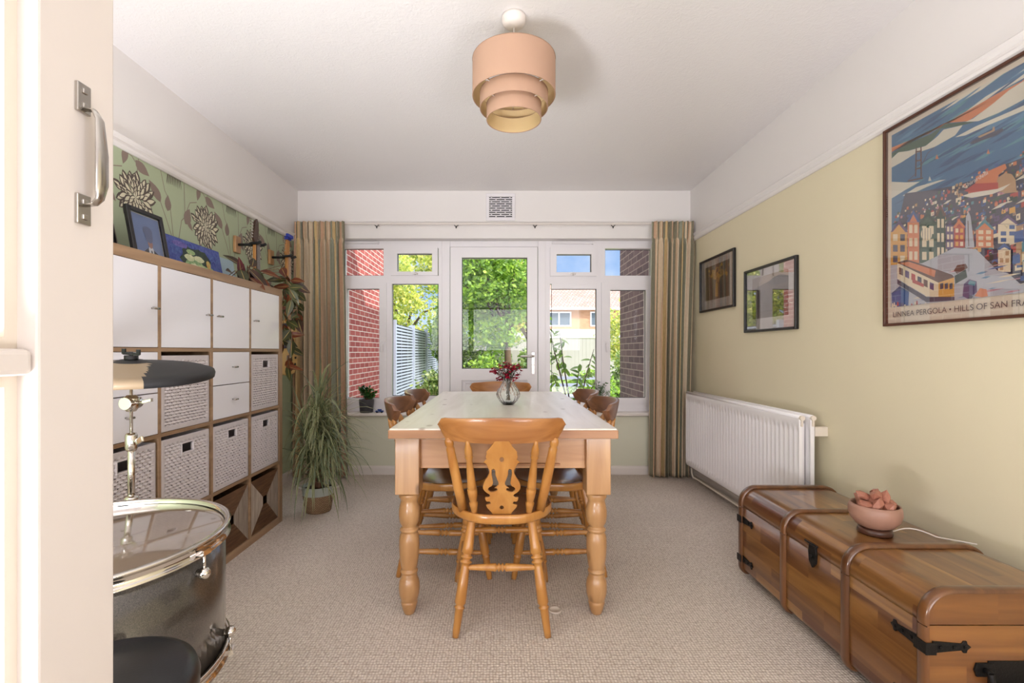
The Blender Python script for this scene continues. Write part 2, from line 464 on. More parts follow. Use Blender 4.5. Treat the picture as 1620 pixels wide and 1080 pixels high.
# ================================================================== ROOM SHELL
XL, XR, YF, ZC = -1.755, 1.64, 4.10, 2.45
XC = 0.0
YB = -0.35            # wall with the doorway the camera looks through
b = MB().box(-2.6, -7.2, -0.05, 2.6, 4.32, 0); struct(b.build('floor', M['carpet']))
b = MB().box(-2.6, -7.2, ZC, 2.6, 4.42, ZC+0.1); struct(b.build('ceiling', M['ceiling']))
RZ0, RZ1 = 1.995, 2.055    # picture rail
# left wall
lw = bpy.data.objects.new('wall_left', None); C.objects.link(lw); struct(lw)
MB().box(XL-0.1, YB, 0, XL, YF+0.22, RZ0).build('wallpapered_lower_wall', M['green_paper'], lw)
MB().box(XL-0.1, YB, RZ0, XL, YF+0.22, ZC).build('painted_upper_wall', M['white_paint'], lw)
# wallpaper motifs printed on the lower wall (local: u along the wall, v up)
def motif(mb, Y, Z):
    rnd = random.Random(5)
    def put(poly, m, lift): mb.add([(XL + lift, Y + p[0], min(RZ0-.001, Z + p[1])) for p in poly], [tuple(range(len(poly)))], m)
    def petal(cx, cy, a, l, w, m, lift, curl=0.25):
        pts = []
        for side in (1, -1):
            rng_ = range(0, 7) if side == 1 else range(5, 0, -1)
            for i in rng_:
                t = i/6; ww = w*math.sin(PI*min(1, t**(0.8 if m == 0 else 1.25)))*side*0.5
                bend = curl*l*t*t
                x = t*l; y = ww + bend
                pts.append((cx + x*math.cos(a) - y*math.sin(a), cy + x*math.sin(a) + y*math.cos(a)))
        put(pts, m, lift)
    # flower head: overlapping cream petals with dark brush strokes
    lift = 0.0006
    for ring, (rad, num, l_0, w) in enumerate(((0.050, 19, 0.054, 0.029), (0.038, 17, 0.046, 0.027), (0.024, 13, 0.040, 0.024), (0.010, 9, 0.034, 0.020), (0.0, 6, 0.026, 0.016))):
        for k in range(num):
            a = 2*PI*k/num + ring*0.3 + rnd.uniform(-.08, .08)
            rad_ = rad*1.22; l = l_0*1.2; cx, cy = rad_*math.cos(a)*0.95, rad_*math.sin(a)*0.9
            cu = 0.22*(1 if math.cos(a) > 0 else -1)*(1 if a % (2*PI) < PI else -1)
            ll = l*rnd.uniform(.85, 1.2)
            petal(cx, cy, a, ll*1.10, w*1.30, 1, lift, cu); lift += 0.000012
            petal(cx, cy, a+.05, ll*.97, w*.74, 2, lift, cu); lift += 0.000012
            if k % 2: petal(cx + 0.5*ll*math.cos(a), cy + 0.5*ll*math.sin(a), a, ll*0.45, w*0.26, 1, lift, cu); lift += 0.000012
    lift_l = [0.0005]
    def leaf(cx, cy, a, l, w):
        lift_l[0] += .000015; petal(cx, cy, a, l, w, 0, lift_l[0], 0.15)
    lift_s = [0.0003]
    def stem(pts):
        for (x0, y0), (x1, y1) in zip(pts, pts[1:]):
            lift_s[0] += .000008; d = math.hypot(x1-x0, y1-y0); nx, ny = -(y1-y0)/d*0.0022, (x1-x0)/d*0.0022
            put([(x0+nx, y0+ny), (x0-nx, y0-ny), (x1-nx, y1-ny), (x1+nx, y1+ny)], 0, lift_s[0])
    stem([(0.02, 0.09), (0.012, 0.14), (0.02, 0.2), (0.03, 0.27)])
    stem([(-.14, .20), (-.10, .225), (-.06, .22), (-.02, .19), (0.0, .17)])
    leaf(-.05, .215, R(-115), .085, .04); leaf(.0, .18, R(-35), .10, .055); leaf(-.03, .22, R(60), .07, .045)
    stem([(.27, -.16), (.22, -.06), (.17, .03), (.10, .10)])
    stem([(.27, -.16), (.25, -.03), (.235, .06)])
    leaf(.17, .03, R(125), .12, .055); leaf(.22, .0, R(80), .085, .05)
    stem([(.30, -.16), (.33, -.02), (.37, .02)]); leaf(.36, -.03, R(60), .10, .065); leaf(.38, 0, R(-60), .07, .03)
    stem([(.17, .20), (.14, .30)]); stem([(.17, .20), (.20, .10), (.235, .06)])
    stem([(.36, -.02), (.355, .10), (.35, .2)]); stem([(.36, .02), (.40, .10), (.46, .12)])
mb = MB()
for k in range(-1, 4):
    motif(mb, 2.277 + 0.54*k, 1.80)
    motif(mb, 2.277 + 0.54*k + 0.27, 1.80 - 0.46)
for k in range(-1, 4):   # next row of heads, cut by the picture rail
    rnd = random.Random(k)
    for j in range(9):
        y = 2.277 + 0.54*k + 0.27 + (j-4)*0.012
        mb.add([(XL+.0006, y-.004, RZ0), (XL+.0006, y+.004, RZ0), (XL+.0006, y+.003+(j-4)*.002, RZ0-.045-.012*rnd.random()), (XL+.0006, y-.001+(j-4)*.002, RZ0-.04)], [(0,1,2,3)], 1)
mb.build('wallpaper_flowers', [M['motif_taupe'], M['motif_dark'], M['motif_cream']], lw, recalc=False)
# right wall
rw = bpy.data.objects.new('wall_right', None); C.objects.link(rw); struct(rw)
MB().box(XR, YB, 0, XR+0.1, YF+0.22, RZ0).build('painted_lower_wall', M['cream_wall'], rw)
MB().box(XR, YB, RZ0, XR+0.1, YF+0.22, ZC).build('painted_upper_wall', M['white_paint'], rw)
def rail(name, x, s):
    prof = [(0,0),(0.010,0.0),(0.018,0.008),(0.020,0.018),(0.014,0.026),(0.012,0.036),(0.022,0.046),(0.026,0.056),(0.020,0.062),(0,0.064)]
    m_ = MB().prism([(p[0]*s, p[1]) for p in prof], (x, YB, RZ0), (1,0,0), (0,0,1), (0,1,0), YF-YB)
    return struct(m_.build(name, M['white_paint']))
rail('trim_1', XL, 1); rail('trim_2', XR, -1)
# garden (far) wall: sill walls, lintel, piers; opening X -1.42..1.37, z 0.53..2.039
OX0, OX1, OZ0, OZ1 = -1.42, 1.37, 0.50, 2.039
DX0, DX1 = -0.535, 0.40
fw = bpy.data.objects.new('wall_far', None); C.objects.link(fw); struct(fw)
b = MB().box(XL, YF, OZ1, XR, YF+0.24, ZC); b.box(XL, YF, OZ0, OX0, YF+0.24, OZ1); b.box(OX1, YF, OZ0, XR, YF+0.24, OZ1)
b.build('painted_upper_wall', M['white_paint'], fw)
b = MB().box(XL, YF, 0, DX0, YF+0.24, OZ0); b.box(DX1, YF, 0, XR, YF+0.24, OZ0)
b.build('painted_sill_wall', plain('pale_green_wall', srgb(216, 214, 192), 0.7), fw)
# lounge shell behind the camera
struct(MB().box(-2.5, YB-0.12, 0, -1.30, YB, ZC).box(1.50, YB-0.12, 0, 2.5, YB, ZC).build('wall_back', M['white_paint']))
struct(MB().box(-2.6, -7.1, 0, -2.5, YB-0.12, ZC).build('wall_lounge_left', M['white_paint']))
struct(MB().box(2.5, -7.1, 0, 2.6, YB-0.12, ZC).build('wall_lounge_right', M['white_paint']))
struct(MB().box(-2.5, -7.2, 0, 2.5, -7.1, ZC).build('wall_lounge_back', M['white_paint']))
# skirting
def skirt(name, x0, x1, y0, y1, ax):
    pr = [(0,0),(0.016,0),(0.016,0.055),(0.012,0.066),(0.006,0.072),(0,0.074)]
    if ax == 'x': m_ = MB().prism([(-p[0], p[1]) for p in pr], (x0, y0, 0), (0,1,0), (0,0,1), (1,0,0), x1-x0)
    elif ax == 'yl': m_ = MB().prism(pr, (x0, y0, 0), (1,0,0), (0,0,1), (0,1,0), y1-y0)
    else: m_ = MB().prism([(-p[0], p[1]) for p in pr], (x0, y0, 0), (1,0,0), (0,0,1), (0,1,0), y1-y0)
    return struct(m_.build(name, M['gloss_white']))
skirt('baseboard_far_left', XL, DX0, YF, YF, 'x'); skirt('baseboard_far_right', DX1, XR, YF, YF, 'x')
skirt('baseboard_left', XL, XL, YB, YF, 'yl'); skirt('baseboard_right', XR, XR, YB, YF, 'yr')
# ------------------------------------------------------------------ windows and garden door
YW = 4.20
def wx(px): return (px-792)*0.0056
def wz(py): return 1.06-(py-556)*0.0056
def frame(mb, x0, z0, x1, z1, w, y0, y1, m=0, wt=None, wb=None):
    wt = w if wt is None else wt; wb = w if wb is None else wb
    mb.box(x0, y0, z0, x0+w, y1, z1, m); mb.box(x1-w, y0, z0, x1, y1, z1, m)
    mb.box(x0+w, y0, z1-wt, x1-w, y1, z1, m); mb.box(x0+w, y0, z0, x1-w, y1, z0+wb, m)
def gasket_pane(name, parent, px0, py0, px1, py1, y):
    x0, x1, z1, z0 = wx(px0), wx(px1), wz(py0), wz(py1)
    g = MB(); e = 0.004
    frame(g, x0, z0, x1, z1, e, y-0.004, y+0.004)
    g.build('seal', M['upvc_seal'], parent)
    MB().box(x0+e*.5, y+0.001, z0+e*.5, x1-e*.5, y+0.004, z1-e*.5).build('glass_pane', M['glass'], parent)
def window(name, spec):
    w = bpy.data.objects.new(name, None); C.objects.link(w); struct(w)
    return w
# window_1 (left), px layout
def build_window(name, X0, X1, mull, panes, sashes, left):
    w = window(name, None)
    f = MB()
    zt, zb = OZ1, 0.53
    yo0, yo1 = YW-0.005, YW+0.06
    glass = panes
    # outer frame, transom and mullion as bars around the glass openings
    xs0, xs1 = X0, X1
    tz0, tz1 = wz(449), wz(436)
    ja, jb = (wx(545), wx(694)) if left else (wx(870), wx(1030))
    f.box(xs0, yo0, zb, ja, yo1, zt); f.box(jb, yo0, zb, xs1, yo1, zt)         # jambs
    f.box(mull[0], yo0, zb, mull[1], yo1, zt)                                   # mullion
    for a_, c_ in ((ja, mull[0]), (mull[1], jb)):
        f.box(a_, yo0, wz(393), c_, yo1, zt); f.box(a_, yo0, tz0, c_, yo1, tz1); f.box(a_, yo0, zb, c_, yo1, wz(634))
    f.build('frame', M['upvc'], w)
    for (ox0, oy0, ox1, oy1, gx0, gy0, gx1, gy1) in sashes:
        s_ = MB()
        a0, a1, c1, c0 = wx(ox0), wx(ox1), wz(oy0), wz(oy1)
        g0, g1, h1, h0 = wx(gx0), wx(gx1), wz(gy0), wz(gy1)
        y0, y1 = YW-0.022, YW+0.05
        s_.box(a0, y0, c0, g0, y1, c1); s_.box(g1, y0, c0, a1, y1, c1)
        s_.box(g0, y0, h1, g1, y1, c1); s_.box(g0, y0, c0, g1, y1, h0)
        so = s_.build('sash', M['upvc'], w)
    for p_ in panes: gasket_pane('pane', w, *p_, YW+0.012)
    return w
w1 = build_window('window_1', OX0, wx(699), (wx(607), wx(620)),
    [(545,394,607,436), (629,401.5,684,430), (549,457,601,629.5), (621,449,693,626)],
    [(619,392,693,436, 629,401.5,684,430), (545,447,612,637, 549.5,457,601,629.5)], True)
w2 = build_window('window_2', wx(863), OX1, (wx(943.5), wx(957)),
    [(957,394.5,1029,438), (880,402.5,935,431), (964.5,459,1021,629), (872.5,457,943.5,630)],
    [(870,392,943,437, 880,402.5,935,431), (951,447,1030,637, 964.5,459,1021,629)], False)
# fixed-light beads either side of the lower glass
MB().box(wx(872.5), YW-0.004, wz(457), wx(943.5), YW+0.05, wz(449)).build('bead', M['upvc'], w2)
MB().box(wx(621), YW-0.004, wz(634), wx(693), YW+0.05, wz(626)).build('bead', M['upvc'], w1)
# handles on the sashes
def catch(parent, px, py):
    g = MB(); x, z = wx(px), wz(py)
    g.box(x-.022, YW-.030, z-.006, x+.022, YW-.022, z+.006); g.box(x-.006, YW-.042, z-.012, x+.004, YW-.022, z+.010); g.box(x-.004, YW-.046, z-.008, x+.018, YW-.038, z+.002)
    g.build('catch', M['steel'], parent, bevel=.002)
catch(w1, 658, 433.5); catch(w2, 906, 434)
def espag(parent, px, py):
    g = MB(); x, z = wx(px), wz(py)
    g.box(x-.010, YW-.030, z-.035, x+.010, YW-.022, z+.035); g.ring([(x, YW-.022, z+.01), (x, YW-.05, z+.01)], .008, 10); g.box(x-.007, YW-.056, z-.06, x+.007, YW-.046, z+.02)
    g.build('casement_handle', M['upvc'], parent, bevel=.003)
espag(w1, 606.5, 546); espag(w2, 958.5, 546)
def vent(parent, p0, p1, py):
    g = MB(); g.box(wx(p0), YW-.03, wz(py)-.008, wx(p1), YW-.005, wz(py)+.008); g.box(wx(p1)-.0, YW-.035, wz(py)-.012, wx(p1)+.012, YW-.005, wz(py)+.012)
    g.build('trickle_vent', M['upvc'], parent, bevel=.002)
vent(w1, 548, 598, 384.5); vent(w2, 873, 936, 385)
# window boards (sills)
for nm, x0, x1, par in (('window_board', OX0-.03, DX0, w1), ('window_board', DX1, OX1+.03, w2)):
    MB().box(x0, YF-0.035, 0.505, x1, YW, 0.532).build(nm, M['gloss_white'], par, bevel=.008)
# glazed garden door
d1 = bpy.data.objects.new('door_1', None); C.objects.link(d1); struct(d1)
f = MB()
f.box(wx(699), YW-.01, 0, wx(712), YW+.07, OZ1); f.box(wx(851), YW-.01, 0, wx(863), YW+.07, OZ1); f.box(wx(712), YW-.01, wz(391), wx(851), YW+.07, OZ1); f.box(wx(712), YW-.01, 0, wx(851), YW+.07, .06)
f.build('frame', M['upvc'], d1, bevel=.004)
lf = MB(); x0, x1, z0, z1 = wx(713), wx(850), .065, wz(392)
gx0, gx1, gz1, gz0 = wx(731), wx(834), wz(408), wz(583)
y0, y1 = YW-.03, YW+.05
lf.box(x0, y0, z0, gx0, y1, z1); lf.box(gx1, y0, z0, x1, y1, z1); lf.box(gx0, y0, gz1, gx1, y1, z1)
lf.box(gx0, y0, wz(601), gx1, y1, gz0); lf.box(gx0, y0, z0, gx1, y1, z0+.13)
lf.build('leaf', M['upvc'], d1)
pn = MB(); pn.box(gx0, YW-.005, z0+.13, gx1, YW+.03, wz(601)); frame(pn, gx0+.02, z0+.15, gx1-.02, wz(601)-.02, .014, YW-.014, YW)
pn.build('lower_panel', M['upvc'], d1, bevel=.003)
gasket_pane('pane', d1, 731, 408, 834, 583, YW+.012)
h = MB(); hx, hz = wx(843), wz(563)
h.box(hx-.014, y0-.008, hz-.16, hx+.014, y0, hz+.035)
h.ring([(hx, y0, hz), (hx, y0-.045, hz)], .009, 12)
h.ring([(hx+.005, y0-.05, hz), (hx-.03, y0-.052, hz), (hx-.115, y0-.046, hz-.003)], [.010,.010,.008], 12)
h.ring([(hx, y0, hz-.075), (hx, y0-.014, hz-.075)], .009, 12)
h.build('lever_handle', M['steel'], d1, bevel=.002)
# exterior face of the garden wall above and beside the opening
struct(MB().box(-3.4, 4.32, OZ1, 3.4, 4.36, 5.2).box(-3.4, 4.32, -.1, OX0, 4.36, OZ1).box(OX1, 4.32, -.1, 3.4, 4.36, OZ1).build('wall_exterior_face', brick('exterior_brick', srgb(170,84,74), srgb(150,70,62), srgb(200,180,170), 'xz0')))

# ------------------------------------------------------------------ air vent, curtain track
t = thing('air_vent', 'white slotted plastic air vent above the curtain track near the ceiling', 'vent', (-.125+.0, YF, 2.19), mat3=WF)
b = MB()
bw, bh = .25, .235
b.box(0, 0, 0, bw, .026, .012); b.box(0, bh-.026, 0, bw, bh, .012); b.box(0, .026, 0, .026, bh-.026, .012); b.box(bw-.026, .026, 0, bw, bh-.026, .012)
b.build('surround', M['upvc'], t, bevel=.003)
b = MB()
n = 10; rh = (bh-.052)/n
for i in range(n+1):
    b.box(.026, .026+i*rh-.0045, .002, bw-.026, .026+i*rh+.0045, .009)
for i in range(n):
    for k in range(3):
        x = .026 + (bw-.052)*((k+ (0.25 if i % 2 else 0.75))/2.5)
        if x < bw-.03: b.box(x-.006, .026+i*rh, .002, x+.006, .026+(i+1)*rh, .009)
b.build('slats', M['upvc'], t)
MB().box(.026, .026, .0005, bw-.026, bh-.026, .0015).build('backing', M['dark'], t)
t = thing('curtain_track', 'long thin white curtain track with glider hooks spanning both curtains', 'curtain track', (0, YF-.06, 2.148))
b = MB(); b.box(-1.74, -.008, -.006, 1.62, .008, .008); b.build('track', M['gloss_white'], t, bevel=.002)
for px in (597, 722, 846, 969):
    x = (px-792)*4.05/750
    b = MB(); b.box(x-.008, -.012, -.004, x+.008, .06, .004); b.box(x-.006, -.014, -.012, x+.006, -.006, .004)
    b.build('bracket', M['gloss_white'], t)
    b = MB(); b.ring([(x-.016, -.010, -.012), (x-.010, -.012, -.022), (x, -.012, -.028), (x+.010, -.012, -.022), (x+.016, -.010, -.012)], .0028, 6)
    b.ring([(x, -.012, -.022), (x, -.012, -.040)], .005, 8)
    b.build('glider', M['iron'], t)

# ------------------------------------------------------------------ curtains
def curtain_mat(name, order):
    m, n, bs = base(name)
    uv = n.nodes.new('ShaderNodeUVMap'); sp = n.nodes.new('ShaderNodeSeparateXYZ'); n.links.new(uv.outputs[0], sp.inputs[0])
    ml = n.nodes.new('ShaderNodeMath'); ml.operation = 'FRACT'; n.links.new(sp.outputs[0], ml.inputs[0])
    rp = n.nodes.new('ShaderNodeValToRGB'); cr = rp.color_ramp; cr.interpolation = 'CONSTANT'
    tan, olive, beige, peach, sage, gold = srgb(206,180,148), srgb(138,132,112), srgb(226,206,178), srgb(212,174,144), srgb(156,158,140), srgb(216,188,138)
    st = [(0,beige),(.09,olive),(.20,tan),(.24,beige),(.33,peach),(.40,sage),(.50,olive),(.53,gold),(.62,tan),(.68,sage),(.76,beige),(.80,olive),(.88,peach),(.95,tan)]
    while len(cr.elements) < len(st): cr.elements.new(0.5)
    for e, (p, c) in zip(cr.elements, st): e.position = p; e.color = c
    n.links.new(ml.outputs[0], rp.inputs[0])
    no = n.nodes.new('ShaderNodeTexNoise'); no.inputs['Scale'].default_value = 120; no.inputs['Detail'].default_value = 3
    n.links.new(swz(n, 'xyz', (1,1,.3)), no.inputs['Vector'])
    mx = n.nodes.new('ShaderNodeMixRGB'); mx.blend_type = 'OVERLAY'; mx.inputs['Fac'].default_value = .25
    n.links.new(rp.outputs[0], mx.inputs['Color1']); n.links.new(no.outputs['Fac'], mx.inputs['Color2'])
    n.links.new(mx.outputs[0], bs.inputs['Base Color']); bs.inputs['Roughness'].default_value = .8
    bs.inputs['Specular IOR Level'].default_value = 0.2
    return m
M['curtain'] = curtain_mat('striped_curtain_fabric', 0)
def curtain(name, xt0, xt1, xb0, xb1, y, ztop, label, folds, seed):
    rnd = random.Random(seed)
    t = thing(name, label, 'curtain', ((xb0+xb1)/2, y, 0), group='striped curtains at the garden wall')
    cx = (xb0+xb1)/2
    NX, zs = folds*14, []
    zs = [0.012, .05, .2, .4, .6, .8, 1.0, 1.2, 1.4, 1.6, 1.8, 1.9, 1.96, 1.985, 2.0, 2.02, 2.06, 2.10, 2.13, ztop]
    ph = [rnd.uniform(-.5,.5) for _ in range(folds+2)]
    def shape(s, z):
        tt = min(1, max(0, z/ztop))
        head = 1 if z > 2.0 else 0
        x0 = xb0 + (xt0-xb0)*tt**1.3; x1 = xb1 + (xt1-xb1)*tt**1.3
        k = s*folds
        i = int(k)
        p = k + .22*math.sin(2.1*k + ph[min(i, folds)]) * (1-head)
        amp = .040*(1 - .35*tt) + .006*math.sin(3*s+z*2)
        if z > 1.97: amp = .020 if z > 2.005 else .014
        yy = math.sin(2*PI*p)*amp + .010*math.sin(4*PI*p+z)*(1-head)
        xx = x0 + (x1-x0)*s + .35*(x1-x0)/folds*math.sin(4*PI*p)*.25
        return xx, yy
    mb = MB(); cols = NX+1
    for z in zs:
        for c in range(cols):
            s = c/NX; xx, yy = shape(s, z)
            mb.uv[len(mb.v)] = (s*folds/3.2 + seed*.37, z)
            mb.v.append((xx-cx, yy, z))
    for r in range(len(zs)-1):
        for c in range(NX):
            mb.f.append([r*cols+c, r*cols+c+1, (r+1)*cols+c+1, (r+1)*cols+c]); mb.m.append(0); mb.sm.append(True)
    mb.build('drape', M['curtain'], t, recalc=False, solid=.004)
    hb = MB()
    hb2 = MB(); hb2.box(xt0-cx+.01, .030, 2.03, xt1-cx-.01, .034, 2.12)
    hb2.build('heading_tape', plain('curtain_lining_'+name, srgb(226,214,190), .8), t)
    return t
curtain('curtain', -1.735, -1.315, -1.735, -1.275, 3.99, 2.155, 'striped beige and olive curtain hanging left of the window behind the tall spiky plant', 9, 1)
curtain('curtain', 1.275, 1.625, 1.255, 1.57, 3.99, 2.155, 'striped beige and olive curtain hanging right of the window beside the radiator', 8, 2)

# ------------------------------------------------------------------ pendant lamp
t = thing('pendant_lamp', 'pendant lamp with three stepped beige fabric drum shades under the ceiling', 'pendant lamp', (.055, 1.97, ZC))
b = MB(); b.lathe([(0,0),(.050,0),(.050,-.012),(.046,-.028),(.034,-.040),(.008,-.046),(0,-.046)], seg=32); b.build('ceiling_rose', M['gloss_white'], t)
b = MB(); b.ring([(0,0,-.04),(0,0,-.30)], .0035, 8); b.build('cord', M['gloss_white'], t)
b = MB(); b.lathe([(0,-.26),(.016,-.265),(.020,-.29),(.020,-.33),(.014,-.34),(0,-.34)], seg=20); b.build('bulb_holder', M['gloss_white'], t)
def drum(name, r, z0, z1):
    o = MB()
    o.lathe([(r, z0), (r, z1)], seg=64, m=0)
    o.lathe([(r-.0025, z0), (r-.0025, z1)], seg=64, m=1)
    o.lathe([(r-.003, z0), (r-.0027, z0-.002), (r+.0005, z0-.002), (r+.001, z0)], seg=64, m=0)
    o.lathe([(r-.003, z1), (r-.0027, z1+.002), (r+.0005, z1+.002), (r+.001, z1)], seg=64, m=0)
    return o.build(name, [M['shade'], M['shade_in']], t, recalc=False)
drum('shade_tier', .172, 2.120-ZC, 2.268-ZC); drum('shade_tier', .141, 2.070-ZC, 2.132-ZC); drum('shade_tier', .1135, 2.022-ZC, 2.083-ZC)
for k in range(3):
    a = R(90 + 120*k); b = MB()
    b.ring([(.018*math.cos(a), .018*math.sin(a), -.30), (.171*math.cos(a), .171*math.sin(a), -.30)], .0015, 6); b.build('spider_arm', M['gloss_white'], t)
for k in range(4):
    a = R(45+90*k)
    b = MB(); b.ring([(.171*math.cos(a), .171*math.sin(a), -.322), (.112*math.cos(a), .112*math.sin(a), -.322)], .0018, 6); b.build('strut', M['gloss_white'], t); b = MB(); b.ring([(.140*math.cos(a), .140*math.sin(a), -.372), (.112*math.cos(a), .112*math.sin(a), -.372)], .0018, 6); b.build('strut', M['gloss_white'], t)

# ------------------------------------------------------------------ foreground glazed door
t = thing('glazed_door', 'white painted panelled glass door standing open at the left edge, closest to the camera', 'door', (-.51, -.2, 0))
OFF = (-.51, -.2, 0)
X1_, X0_ = -.49, -.53
b = MB()
b.box(X0_, .502, .012, X1_, .6015, 2.03); b.box(X0_, -.20, .012, X1_, -.10, 2.03)
b.build('stile', M['gloss_white'], t, off=OFF, bevel=.003)
b = MB(); b.box(X0_, -.10, .012, X1_, .502, .22); b.box(X0_, -.10, 1.93, X1_, .502, 2.03); b.build('rail', M['gloss_white'], t, off=OFF, bevel=.003)
b = MB()
for z in (.62, 1.035, 1.475): 
    b.box(X0_+.004, -.10, z, X1_-.004, .502, z+.028)
b.box(X0_+.004, .19, .22, X1_-.004, .215, 1.93)
b.build('glazing_bar', M['gloss_white'], t, off=OFF, bevel=.006)
for (z0, z1) in ((.22,.62),(.648,1.035),(1.063,1.475),(1.503,1.93)):
    for (y0, y1) in ((-.10,.19),(.215,.502)):
        b = MB()
        for (a0, a1, c0, c1) in ((y0, y0+.013, z0, z1), (y1-.013, y1, z0, z1), (y0+.013, y1-.013, z0, z0+.012), (y0+.013, y1-.013, z1-.012, z1)):
            b.box(-.522, a0, c0, -.512, a1, c1)
        b.build('glazing_bead', M['rad_cap'], t, off=OFF)
        MB().box(-.520, y0+.002, z0+.002, -.517, y1-.002, z1-.002).build('glass_pane', M['glass'], t, off=OFF)
hd = MB()
for (za, zb, s) in ((1.372, 1.338, 1), (1.243, 1.208, -1)):
    hd.box(-.490, .5445, zb, -.4855, .5625, za)
    for q in (.25, .75):
        zz = zb + (za-zb)*q
        hd.lathe([(0,0),(.0035,0),(.003,.0015),(0,.002)], (0,0,0), seg=8) if False else hd.obox((-.4848, .5535, zz), (.0010,0,0), (0,.0032,0), (0,0,.0032))
plate = hd.build('pull_handle', M['steel'], t, off=OFF, bevel=.001)
g = MB()
path = [(-.486,.5535,1.343),(-.474,.5535,1.341),(-.468,.5535,1.330),(-.4655,.5535,1.29),(-.4655,.5535,1.255),(-.468,.5535,1.238),(-.474,.5535,1.232),(-.486,.5535,1.2305)]
g.ring([(x,y,z) for x,y,z in path], [.0045,.005,.006,.0088,.0088,.006,.005,.0045], 12, flat=.40, up=(0,1,0))
gr = g.build('grip', M['steel'], None, off=(0,0,0)); gr.parent = plate; gr.location = (-OFF[0], -OFF[1], -OFF[2])

# ================================================================== DINING TABLE
TX = .010
t = thing('dining_table', 'large pine farmhouse dining table with scrubbed top and four fat turned legs', 'table', (TX, 2.70, 0))
b = MB(); b.box(-.445, -.86, .719, .445, .86, .761); b.build('table_top', [M['table_top']], t, bevel=.007, seg=3)
b = MB(); b.box(-.447, -.864, .722, .447, -.858, .755); b.build('front_edge', M['table_edge'], t, bevel=.003)
M['pine_y'] = wood('waxed_pine_side', srgb(206,154,108), srgb(230,186,140), 'y', .4)
for y_ in (-.790, .768): MB().box(-.333, y_, .59, .331, y_+.022, .719).build('end_apron', M['pine_x'], t, bevel=.003)
for x_ in (-.395, .373): MB().box(x_, -.727, .59, x_+.022, .727, .719).build('side_apron', M['pine_y'], t, bevel=.003)
b = MB(); b.box(-.20, -.797, .612, .215, -.786, .714); dr = b.build('drawer_front', M['pine_x'], t, bevel=.003)
b = MB(); b.box(-.215, -.802, .603, .23, -.788, .611); b.build('bead', M['table_edge'], dr, bevel=.003)
LEGP = [(45,405),(45.5,420),(38,432),(37,440),(42,458),(46,480),(46.5,500),(43,530),(33,548),(31,553),(41,560),(42,568),(35,576),(42,590),(45,612),(45.5,640),(42,690),(36,728),(32,738),(39,745),(39,752),(33,758),(36,764),(35,772),(42,785),(46,805),(46.5,820),(45,845),(39,870),(34,878),(37,884),(36,892),(30,915),(22,937)]
def table_leg(sx, sy):
    b = MB(); s_ = .000905
    x, y = (.379 if sx > 0 else -.381), sy*.775
    b.box(x-.048, y-.048, .492, x+.048, y+.048, .719)
    prof = [(r*s_, (937-yy)/(937-400)*.492) for r, yy in LEGP][::-1]
    prof = [(0, 0)] + prof + [(0, .492)]
    b.lathe(prof, (x, y, 0), 28)
    return b.build('leg', M['pine'], t, bevel=.003)
for sx in (-1, 1):
    for sy in (-1, 1): table_leg(sx, sy)

# ================================================================== CHAIRS  (origin under the seat centre, back towards -y)
SEATZ = .445
def sp(a, b_, prof, m=0, seg=14): return MB().turned(a, b_, prof, seg, m)
LEG = [(0,.014),(.02,.016),(.25,.0205),(.30,.0225),(.31,.016),(.325,.016),(.332,.0225),(.345,.0225),(.352,.016),(.367,.016),(.374,.0225),(.387,.0225),(.395,.016),(.42,.0165),(.55,.0195),(.72,.0215),(.735,.016),(.75,.016),(.757,.021),(.77,.0165),(.95,.0135),(1,.012)]
STR = [(0,.008),(.08,.010),(.38,.0145),(.42,.0155),(.43,.010),(.445,.010),(.455,.0155),(.47,.0155),(.48,.010),(.495,.010),(.505,.0155),(.52,.0155),(.53,.010),(.545,.010),(.555,.0155),(.58,.015),(.62,.0145),(.92,.010),(1,.008)]
SPN = [(0,.011),(.06,.012),(.13,.016),(.16,.017),(.18,.012),(.21,.015),(.30,.0185),(.35,.019),(.365,.014),(.38,.0175),(.42,.0165),(.60,.0140),(.76,.0115),(.79,.016),(.81,.012),(.83,.016),(.90,.0135),(.96,.008),(1,.006)]
SPLAT = [(52,100),(60,112),(80,138),(100,158),(108,165),(106,180),(112,190),(112,205),(106,215),(118,225),(130,236),(112,243),(104,256),(97,270),(90,285),(88,298),(92,315),(104,335),(118,355),(130,378),(136,400),(134,415),(124,430),(108,445),(90,455),(84,465),(96,476),(122,478),(120,495),(110,510),(90,508),(82,516),(86,528),(100,530),(116,536),(108,555),(88,578),(76,592),(68,607)]
